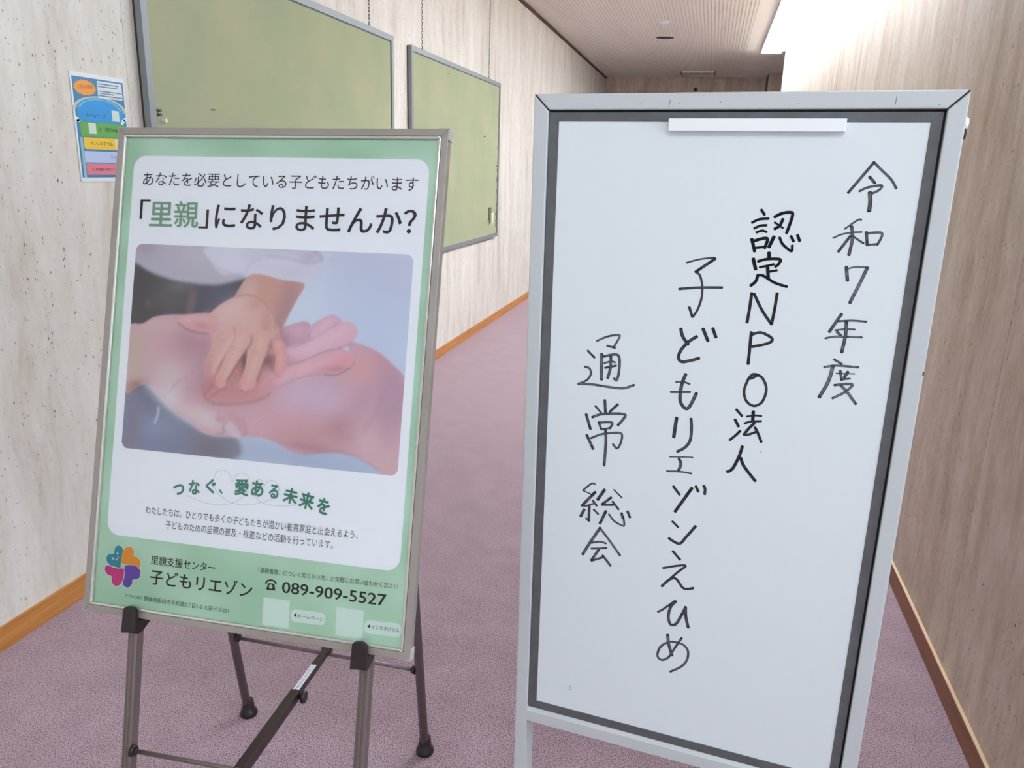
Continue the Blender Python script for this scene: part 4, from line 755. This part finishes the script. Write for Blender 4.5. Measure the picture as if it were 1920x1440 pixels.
for s, p0, p1, h, ink, wt in POSTER_TEXT:
    put_text(s, (p0[0], Y(p0[1])), (p1[0], Y(p1[1])), h, ZP + .00030, inks[ink], sheet, wt)
V, Fc, T = [], [], []
ribbon(V, Fc, T, [(x, Y(d)) for x, d in PHONE[0]], .0029, ZP + .0003)
me = bpy.data.meshes.new('phone_symbol'); me.from_pydata(V, [], Fc); me.materials.append(M_BLACKINK); ps = link('phone_symbol', me, sheet)
body = [(x, Y(d)) for x, d in PHONE[1]]; hc = (PHONE[2][0], Y(PHONE[2][1])); MB().flat(body, ZP + .0003).build('phone_symbol', M_BLACKINK, sheet)
MB().flat([(hc[0] + .0033 * math.cos(a), hc[1] + .0036 * math.sin(a)) for a in [2 * math.pi * k / 18 for k in range(18)]], ZP + .00034).build('phone_dial', M_PGREEN, sheet)
n = len(SLOGAN)
for i, (s, c, w, h) in enumerate(SLOGAN):
    rot = math.radians(9 - 20 * i / (n - 1))
    k = abs(math.cos(rot)) + 0.5 * abs(math.sin(rot))
    put_glyph(s, (c[0], Y(c[1])), w / k, h / k, rot, ZP + .00032, M_SLOGAN, sheet, 2.1)
V, Fc, T = [], [], []
ribbon(V, Fc, T, [(x, Y(d)) for x, d in LOOP], .0007, ZP + .0002)
me = bpy.data.meshes.new('heart_loop'); me.from_pydata(V, [], Fc); me.materials.append(M_LINE); link('heart_loop', me, sheet)
pcol = dict(teal=(40, 142, 160), orange=(232, 152, 36), magenta=(206, 40, 128), purple=(104, 70, 168))
for i, (k, pts) in enumerate(PETALS.items()):
    P = [(p.x, Y(p.y)) for p in spline(pts, True, 6)]
    cx = sum(p[0] for p in P) / len(P); cy = sum(p[1] for p in P) / len(P)
    O = []
    for x, y in P:
        v = Vector((x - cx, y - cy)); v2 = v + v.normalized() * .0011; O.append((cx + v2.x, cy + v2.y))
    MB().flat(O, ZP + .00014 + i * .00001).build('petal_outline', M_CARD, sheet)
    MB().flat(P, ZP + .00022 + i * .00001).build('logo_petal', mat(k + ' ink', S(*pcol[k]), .5), sheet, label=k + ' heart shaped petal of the logo')
V, Fc, T = [], [], []
ribbon(V, Fc, T, [(x, Y(d)) for x, d in FACE[2:]], .0010, ZP + .0003)
me = bpy.data.meshes.new('smile'); me.from_pydata(V, [], Fc); me.materials.append(M_CARD); link('smile', me, sheet)
for x, d in FACE[:2]:
    MB().flat([(x + .0018 * math.cos(a), Y(d) + .0018 * math.sin(a)) for a in [2 * math.pi * k / 14 for k in range(14)]], ZP + .0003).build('eye', M_CARD, sheet)

# the printed picture of the hands: soft painted shapes, one colour per point of a fine grid
def paint(nx, ny, asp):
    yy, xx = np.mgrid[0:ny, 0:nx]; X = (xx / (nx - 1)).astype(np.float32); Yy = (yy / (ny - 1)).astype(np.float32)
    pad = 40
    fy = np.fft.fftfreq(ny + 2 * pad)[:, None]; fx = np.fft.rfftfreq(nx + 2 * pad)[None, :]
    def blur(a, s):
        if s < .3: return a
        a = np.pad(a, pad, mode='edge')
        return np.fft.irfft2(np.fft.rfft2(a) * np.exp(-2 * (math.pi * s) ** 2 * (fx * fx + fy * fy)), a.shape)[pad:-pad, pad:-pad]
    def poly(P):
        m = np.zeros(X.shape, bool); P = [(p.x, p.y) for p in P]
        for i in range(len(P)):
            x0, y0 = P[i - 1]; x1, y1 = P[i]
            if y0 == y1: continue
            c = ((Yy >= y0) != (Yy >= y1)) & (X < (x1 - x0) * (Yy - y0) / (y1 - y0) + x0)
            m ^= c
        return m.astype(np.float32)
    def line(P, w):
        d = np.full(X.shape, 9.0, np.float32)
        for a, b in zip(P, P[1:]):
            ax, ay, bx, by = a.x, a.y * asp, b.x, b.y * asp; dx, dy = bx - ax, by - ay; L = dx * dx + dy * dy + 1e-12
            t = np.clip(((X - ax) * dx + (Yy * asp - ay) * dy) / L, 0, 1)
            d = np.minimum(d, np.hypot(X - ax - t * dx, Yy * asp - ay - t * dy))
        return np.clip((w / 2 - d) * nx + .5, 0, 1)
    lin = lambda c: np.array(S(*c)[:3], np.float32)
    img = np.ones((ny, nx, 3), np.float32) * lin((208, 214, 232)); px = nx / 1650.0
    for it in PAINT:
        if it['k'] == 'poly':
            a = blur(poly(spline([Vector(p) for p in it['p']], True, 5)), it['s'] * px)
            c = np.ones_like(img) * lin(it['c'])
            for (bx, by), rx, ry, ang, bc, al in it.get('b', ()):
                t = math.radians(ang); u = (X - bx); v = (Yy - by) * asp
                g = al * np.exp(-(((u * math.cos(t) + v * math.sin(t)) / rx) ** 2 + ((-u * math.sin(t) + v * math.cos(t)) / ry) ** 2))
                c = c * (1 - g[..., None]) + lin(bc) * g[..., None]
        else:
            a = blur(line(spline([Vector(p) for p in it['p']], False, 6), it['w'] / 1650.0), it['s'] * px); a = np.clip(a, 0, 1) * it.get('a', .62)
            c = lin(it['c'])
        img = img * (1 - a[..., None]) + c * a[..., None]
    return img
NX, NY = 520, 364
img = 1 - (1 - paint(NX, NY, .3615 / .517)) * .93      # lifted towards white: reflected haze painted into the print
gx = np.linspace(.0495, .5665, NX); gy = Y(np.linspace(.2040, .5655, NY))
co = np.zeros((NY, NX, 3), np.float32); co[..., 0] = gx[None]; co[..., 1] = gy[:, None]; co[..., 2] = ZP + .0002
idx = np.arange(NX * NY).reshape(NY, NX)
q = np.stack([idx[1:, :-1], idx[1:, 1:], idx[:-1, 1:], idx[:-1, :-1]], -1).reshape(-1, 4)
cxy = co.reshape(-1, 3)[q].mean(1)
R_ = .0125; dx = np.maximum(np.maximum(.0495 + R_ - cxy[:, 0], cxy[:, 0] - (.5665 - R_)), 0); dy = np.maximum(np.maximum(Y(.5655) + R_ - cxy[:, 1], cxy[:, 1] - (Y(.2040) - R_)), 0)
q = q[np.hypot(dx, dy) <= R_]
me = bpy.data.meshes.new('printed_photo'); me.vertices.add(NX * NY); me.vertices.foreach_set('co', co.reshape(-1))
me.loops.add(len(q) * 4); me.loops.foreach_set('vertex_index', q.reshape(-1).astype(np.int32))
me.polygons.add(len(q)); me.polygons.foreach_set('loop_start', np.arange(0, len(q) * 4, 4, dtype=np.int32)); me.polygons.foreach_set('loop_total', np.full(len(q), 4, np.int32))
me.update(calc_edges=True); me.validate()
ca = me.color_attributes.new('print', 'FLOAT_COLOR', 'POINT')
ca.data.foreach_set('color', np.concatenate([img, np.ones((NY, NX, 1), np.float32)], -1).reshape(-1).astype(np.float32))
mp_ = bpy.data.materials.new('printed photo'); mp_.use_nodes = True
at = mp_.node_tree.nodes.new('ShaderNodeAttribute'); at.attribute_name = 'print'; bs = mp_.node_tree.nodes['Principled BSDF']; bs.inputs['Roughness'].default_value = .5
mp_.node_tree.links.new(at.outputs['Color'], bs.inputs['Base Color']); me.materials.append(mp_)
link('printed_photo', me, sheet)
# clear sheet in front of the poster
MB().flat([(fi - .002, fi - .002), (PW - fi + .002, fi - .002), (PW - fi + .002, PHH - fi + .002), (fi - .002, PHH - fi + .002)], -.0030).build('cover_sheet', M_SHEET, poster)

# ---------------------------------------------------------------- the easel
easel = thing('easel', 'bronze grey tubular easel with dark brown clips carrying the green poster', 'easel', loc=(-0.74, 1.16, 0))
E0 = Vector((-0.74, 1.16, 0))
def EV(x, y, z): return Vector((x, y, z)) - E0
def leg_profile(p_bot, p_top, w, dpt, material, name):
    """rectangular extrusion with two grooves in its front face"""
    ax = (p_top - p_bot).normalized(); xx_ = Vector((1, 0, 0)); xx_ = (xx_ - ax * xx_.dot(ax)).normalized(); nn = xx_.cross(ax)   # nn points to the viewer
    if nn.y > 0: nn = -nn
    h = w / 2; g = .0015
    pts = [(-h, -dpt)] + [(h, -dpt), (h, -.002), (h - .002, 0), (h * .5, 0), (h * .4, -g), (h * .2, -g), (h * .1, 0), (-h * .25, 0), (-h * .35, -g), (-h * .6, -g), (-h * .7, 0), (-h + .002, 0), (-h, -.002)]
    M = basis(p_bot, xx_, nn, ax)
    return MB().prism(pts, 0, (p_top - p_bot).length, M=M).build(name, material, easel)
def fleg(z, k): return (EV(-.9263 - .0424 * (z - .4836), 1.024 + .2779 * (z - .4836), z), EV(-.4850 - .0283 * (z - .4874), 1.0313 + .2787 * (z - .4874), z))[k]
for k in (0, 1):
    lg = leg_profile(fleg(0.02, k), fleg(1.27, k), .0185, .019, M_TUBE, 'leg')
    c = fleg(0.0, k) + Vector((0, .009, 0))
    MB().lathe([(.018, 0), (.018, .01), (.014, .018), (.013, .03)], Matrix.Translation(c), 20).build('foot_cap', M_DARKBROWN, lg)
def rleg(z, k): return (EV(-.9773 - .045 * z, 1.4255 - .11 * z, z), EV(-.5215 - .012 * z, 1.4215 - .11 * z, z))[k]
for k in (0, 1):
    lg = MB().tube(rleg(.02, k), rleg(1.24, k), .0100, seg=20).build('leg', M_TUBE2, easel)
    d = (rleg(1, k) - rleg(0, k)).normalized()
    M = Matrix.Translation(rleg(0, k)) @ Matrix.Identity(4)
    MB().lathe([(.020, 0), (.0205, .006), (.018, .014), (.0145, .018), (.0135, .036), (.0125, .04)], M, 24).build('foot_cap', M_DARKBROWN, lg)
# head bar that joins the four legs, hidden behind the poster
MB().tube(fleg(1.25, 0) + Vector((0, .012, 0)), fleg(1.25, 1) + Vector((0, .012, 0)), .010).build('head_bar', M_TUBE2, easel)
# cross rods with their ferrules
fr0, fr1 = fleg(.2825, 0) + Vector((.009, .006, 0)), fleg(.2925, 1) + Vector((-.009, .006, 0))
rod = MB().tube(fr0, fr1, .0040, seg=14).build('cross_rod', M_TUBE, easel)
for p, s in ((fr0, 1), (fr1, -1)): MB().tube(p, p + Vector((.006 * s, 0, 0)), .011, .009, seg=18).build('ferrule', M_DARKBROWN, rod)
rr0, rr1 = rleg(.228, 0) + Vector((.010, 0, 0)), rleg(.233, 1) + Vector((-.010, 0, 0))
rod2 = MB().tube(rr0, rr1, .0042, seg=14).build('cross_rod', M_TUBE2, easel)
for p, s in ((rr0, 1), (rr1, -1)): MB().tube(p, p + Vector((.007 * s, 0, 0)), .010, .009, seg=18).build('ferrule', M_DARKBROWN, rod2)
# telescopic spreader between the rods
A_, B_ = EV(-.750, 1.404, .236), EV(-.697, .960, .2835)
ax = (B_ - A_).normalized(); sx = ax.cross(Vector((0, 0, 1))).normalized(); sz = sx.cross(ax).normalized()
if sz.z < 0: sz = -sz; sx = -sx
Lb = (B_ - A_).length
MS = basis(A_, sx, ax, sz)
sp = MB()
h_ = .0075
sp.prism([(-h_, -h_), (h_, -h_), (h_, h_), (-h_, h_)], 0, Lb * .50, bevel=.001, M=MS @ Matrix.Rotation(math.radians(-90), 4, 'X'))
inner = sp.build('spreader', M_BROWNBAR, easel)
so = MB(); h_ = .0098
so.prism([(-h_, -h_), (h_, -h_), (h_, h_), (-h_, h_)], Lb * .40, Lb + .012, bevel=.001, M=MS @ Matrix.Rotation(math.radians(-90), 4, 'X'))
outer = so.build('spreader', M_BROWNBAR, easel)
MB().tube(MS @ Vector((-.010, 0, 0)), MS @ Vector((.010, 0, 0)), .0100, seg=18).build('spreader_collar', M_DARKBROWN, inner)
sgn = 1 if (MS.to_3x3() @ Vector((1, 0, 0))).x > 0 else -1
kp = MS @ Vector((sgn * .0095, Lb * .415, -.002)); kd = MS.to_3x3() @ Vector((sgn, 0, 0))
kn = MB(); kn.tube(kp, kp + kd * .007, .005, seg=14); kn.tube(kp + kd * .006, kp + kd * .014, .0125, .0120, seg=24); kn.build('knob', M_DARKBROWN, outer)
MB().prism([(-.0065, .080), (.0065, .080), (.0065, .205), (-.0065, .205)], .0078, .0081, M=MS).build('sticker', mat('white sticker', S(226, 228, 240), .4), inner, label='white name sticker on the dark spreader')
st = text_mesh('えひめコミュニティ', .3)
n = len(st.vertices); a = np.empty(n * 3, np.float32); st.vertices.foreach_get('co', a); a = a.reshape(-1, 3); mn, mx_ = a.min(0), a.max(0)
uu = (a[:, 0] - mn[0]) / (mx_[0] - mn[0]); vv = (a[:, 1] - mn[1]) / (mx_[1] - mn[1]); s_ = sgn
a[:, 0] = s_ * (-.003 + .006 * vv) * -1; a[:, 1] = .198 - .110 * uu; a[:, 2] = .0083
a = np.array([tuple(MS @ Vector(p)) for p in a], np.float32); st.vertices.foreach_set('co', a.reshape(-1)); st.update(); st.materials.clear(); st.materials.append(M_DGREEN)
link('lettering', st, inner)
# clips that hold the lower edge of the poster
to_e = Matrix.Translation(-E0)
for k, xc in ((0, .1015), (1, .5285)):
    m = MB(); M = to_e @ PM
    lip = [(xc - .0135 + .0, Y(.8835)), (xc + .0145, Y(.8800)), (xc + .0135, Y(.8430))]
    for j in range(9):
        t_ = math.pi * j / 8; lip.append((xc + .0125 * math.cos(t_), Y(.8430) + .0065 * math.sin(t_)))
    m.prism(lip, .0035, .0115, bevel=.0012, M=M)
    # side web with the tapered gusset: profile in (z, y) swept along x
    web = [(.0060, Y(.8605)), (.0060, Y(.8830)), (.0, Y(.8860)), (-.012, Y(.8840)), (-.030, Y(.8720)), (-.034, Y(.8630)), (-.034, Y(.8605))]
    MX = M @ basis((xc - .011, 0, 0), (0, 0, 1), (0, 1, 0), (1, 0, 0))
    m.prism(web, 0, .0235, bevel=.0008, M=MX)
    m.build('poster_clip', M_DARKBROWN, easel)

# ---------------------------------------------------------------- the whiteboard stand
bT = Vector((-0.2796, 1.2579, 1.4127)); ba = Vector((0.9931, -0.1172, 0.0049)).normalized(); bd = Vector((0.0043, -0.0052, -1.0)).normalized(); bn = Vector((-0.1172, -0.9931, 0.0047)).normalized()
BW = .6; BF = 1.408                      # down to the carpet
BM = basis(bT + bd * BF, ba, -bd, bn)
wb = thing('whiteboard_stand', 'tall light grey framed whiteboard stand with handwritten black Japanese writing', 'whiteboard', M=BM)
def YB_(d): return BF - d
fw = .0235; gp = .0010
# top rail, mitred with dark gaps
MB().prism([(gp * 1.2, YB_(0)), (BW - gp * 1.2, YB_(0)), (BW - fw - gp * 1.2, YB_(fw)), (fw + gp * 1.2, YB_(fw))], -.045, 0, bevel=.0024).build('top_rail', M_WHITEFRAME, wb)
pl = MB().prism([(0, YB_(gp * 1.6)), (fw, YB_(fw + gp * 1.6)), (fw, .03), (0, .03)], -.045, 0, bevel=.0016).build('post', M_WHITEFRAME, wb)
pr = MB().prism([(BW, YB_(gp * 1.6)), (BW, .03), (BW - fw, .03), (BW - fw, YB_(fw + gp * 1.6))], -.045, 0, bevel=.0016).build('post', M_WHITEFRAME, wb)
for s in (0, 1):
    m = MB()
    f = (lambda x: x) if s == 0 else (lambda x: BW - x)
    m.prism([(f(.0004), YB_(.0004)), (f(.003), YB_(.0006)), (f(fw + .0015), YB_(fw - .0005)), (f(fw + .0015), YB_(fw + .002)), (f(fw - .001), YB_(fw + .0015)), (f(.0006), YB_(.003))], -.044, -.0022)
    m.build('mitre_insert', M_BLACK, wb)
MB().prism([(0, YB_(1.1345)), (0, YB_(1.1118)), (-.0065, YB_(1.1058)), (-.045, YB_(1.1058)), (-.045, YB_(1.1345))], 0, BW - 2 * fw + .001, bevel=.0008, M=basis((fw - .0005, 0, 0), (0, 0, 1), (0, 1, 0), (1, 0, 0))).build('cross_rail', M_WHITEFRAME, wb)
# charcoal inner trim
ix0, ix1, iy0, iy1 = fw + .0010, BW - fw - .0034, YB_(1.1052), YB_(fw + .0034)
jx0, jx1, jy0, jy1 = .0402, .5594, YB_(1.0890), YB_(.0404)
O_ = [(ix0, iy0), (ix1, iy0), (ix1, iy1), (ix0, iy1)]; I_ = [(jx0, jy0), (jx1, jy0), (jx1, jy1), (jx0, jy1)]
for i in range(4): MB().prism([O_[i], O_[(i + 1) % 4], I_[(i + 1) % 4], I_[i]], -.012, -.0048, bevel=.0005).build('inner_trim', M_TRIM, wb)
MB().box(fw, BW - fw, YB_(1.11), YB_(fw), -.040, -.012).build('back_panel', M_BLACK, wb)
panel = MB().box(jx0 - .001, jx1 + .001, jy0 - .001, jy1 + .001, -.0118, -.0060).build('writing_panel', M_WB, wb)
# paper holder bar at the top
cp = MB(); cp.prism([(.2118, YB_(.0360)), (.4552, YB_(.0360)), (.4546, YB_(.0535)), (.2124, YB_(.0540))], -.006, .0060, bevel=.0012); cp.build('paper_holder', M_CLIP, wb)
kb = MB(); kb.lathe([(.0085, 0), (.0085, .003), (.006, .006)], Matrix.Translation((BW, YB_(.040), -.022)) @ Matrix.Rotation(math.radians(90), 4, 'Y'), 18); kb.build('side_screw', M_CLIP, wb)
kb = MB(); kb.lathe([(.009, 0), (.008, .003), (.005, .005)], Matrix.Translation((BW, YB_(.054), -.020)) @ Matrix.Rotation(math.radians(90), 4, 'Y'), 18); kb.build('side_screw', M_BLACK, wb)
MB().box(BW - .0014, BW + .0003, YB_(.3835), YB_(.3785), -.004, .0003).build('chip', mat('brown chip', S(80, 46, 30), .7), wb)
# feet, below the frame of the photo
for x in (fw / 2, BW - fw / 2):
    ft = MB().box(x - .0115, x + .0115, .02, .05, -.10, .16, bevel=.003).build('foot_bar', M_WHITEFRAME, wb)
    for z in (-.08, .14): MB().lathe([(.013, 0), (.015, .012), (.01, .02)], Matrix.Translation((x, 0, z)) @ Matrix.Rotation(math.radians(-90), 4, 'X'), 16).build('foot_cap', M_BLACK, ft)
# scuffs on the frame
V, Fc, T = [], [], []
for pts, w in (([(.2115, YB_(.010)), (.2105, YB_(.016)), (.2100, YB_(.020))], .0010), ([(.513, YB_(.008)), (.5125, YB_(.018))], .0009)): ribbon(V, Fc, T, pts, w, .0003)
for x, d in ((.018, .010), (.2245, .015), (.283, .013), (.168, .015), (.565, .018), (.39, .016)): ribbon(V, Fc, T, [(x, YB_(d)), (x + .0006, YB_(d + .0008))], .0012, .0003)
me = bpy.data.meshes.new('scuff'); me.from_pydata(V, [], Fc); me.materials.append(mat('scuff', S(120, 118, 120), .7)); link('scuff', me, wb)
V, Fc, T = [], [], []
def plocal(x, d): return (x * 1.0, YB_(d))
for pts, w in (([(.1048, YB_(1.0395)), (.1035, YB_(1.043)), (.1050, YB_(1.048)), (.1068, YB_(1.044)), (.1050, YB_(1.040))], .0008), ([(.392, YB_(.532)), (.394, YB_(.534))], .0012)): ribbon(V, Fc, T, pts, w, -.0057)
me = bpy.data.meshes.new('pen_speck'); me.from_pydata(V, [], Fc); me.materials.append(mat('faint speck', S(120, 124, 130), .6)); link('pen_speck', me, panel)

# handwriting, one object for each character
for ch, tone, strokes in HANDWRITING:
    V, Fc, T = [], [], []
    for k, (w, pts) in enumerate(strokes):
        ribbon(V, Fc, T, [(x / 1e4, YB_(y / 1e4)) for x, y in pts], w / 1e4 * (1.2 if tone < .2 else 1.08), -.00575 + k * .00002, tone)
    me = bpy.data.meshes.new('handwritten_character'); me.from_pydata(V, [], Fc)
    a = me.attributes.new('tone', 'FLOAT', 'POINT'); a.data.foreach_set('value', T)
    me.materials.append(M_MARKER); link('handwritten_character', me, panel)
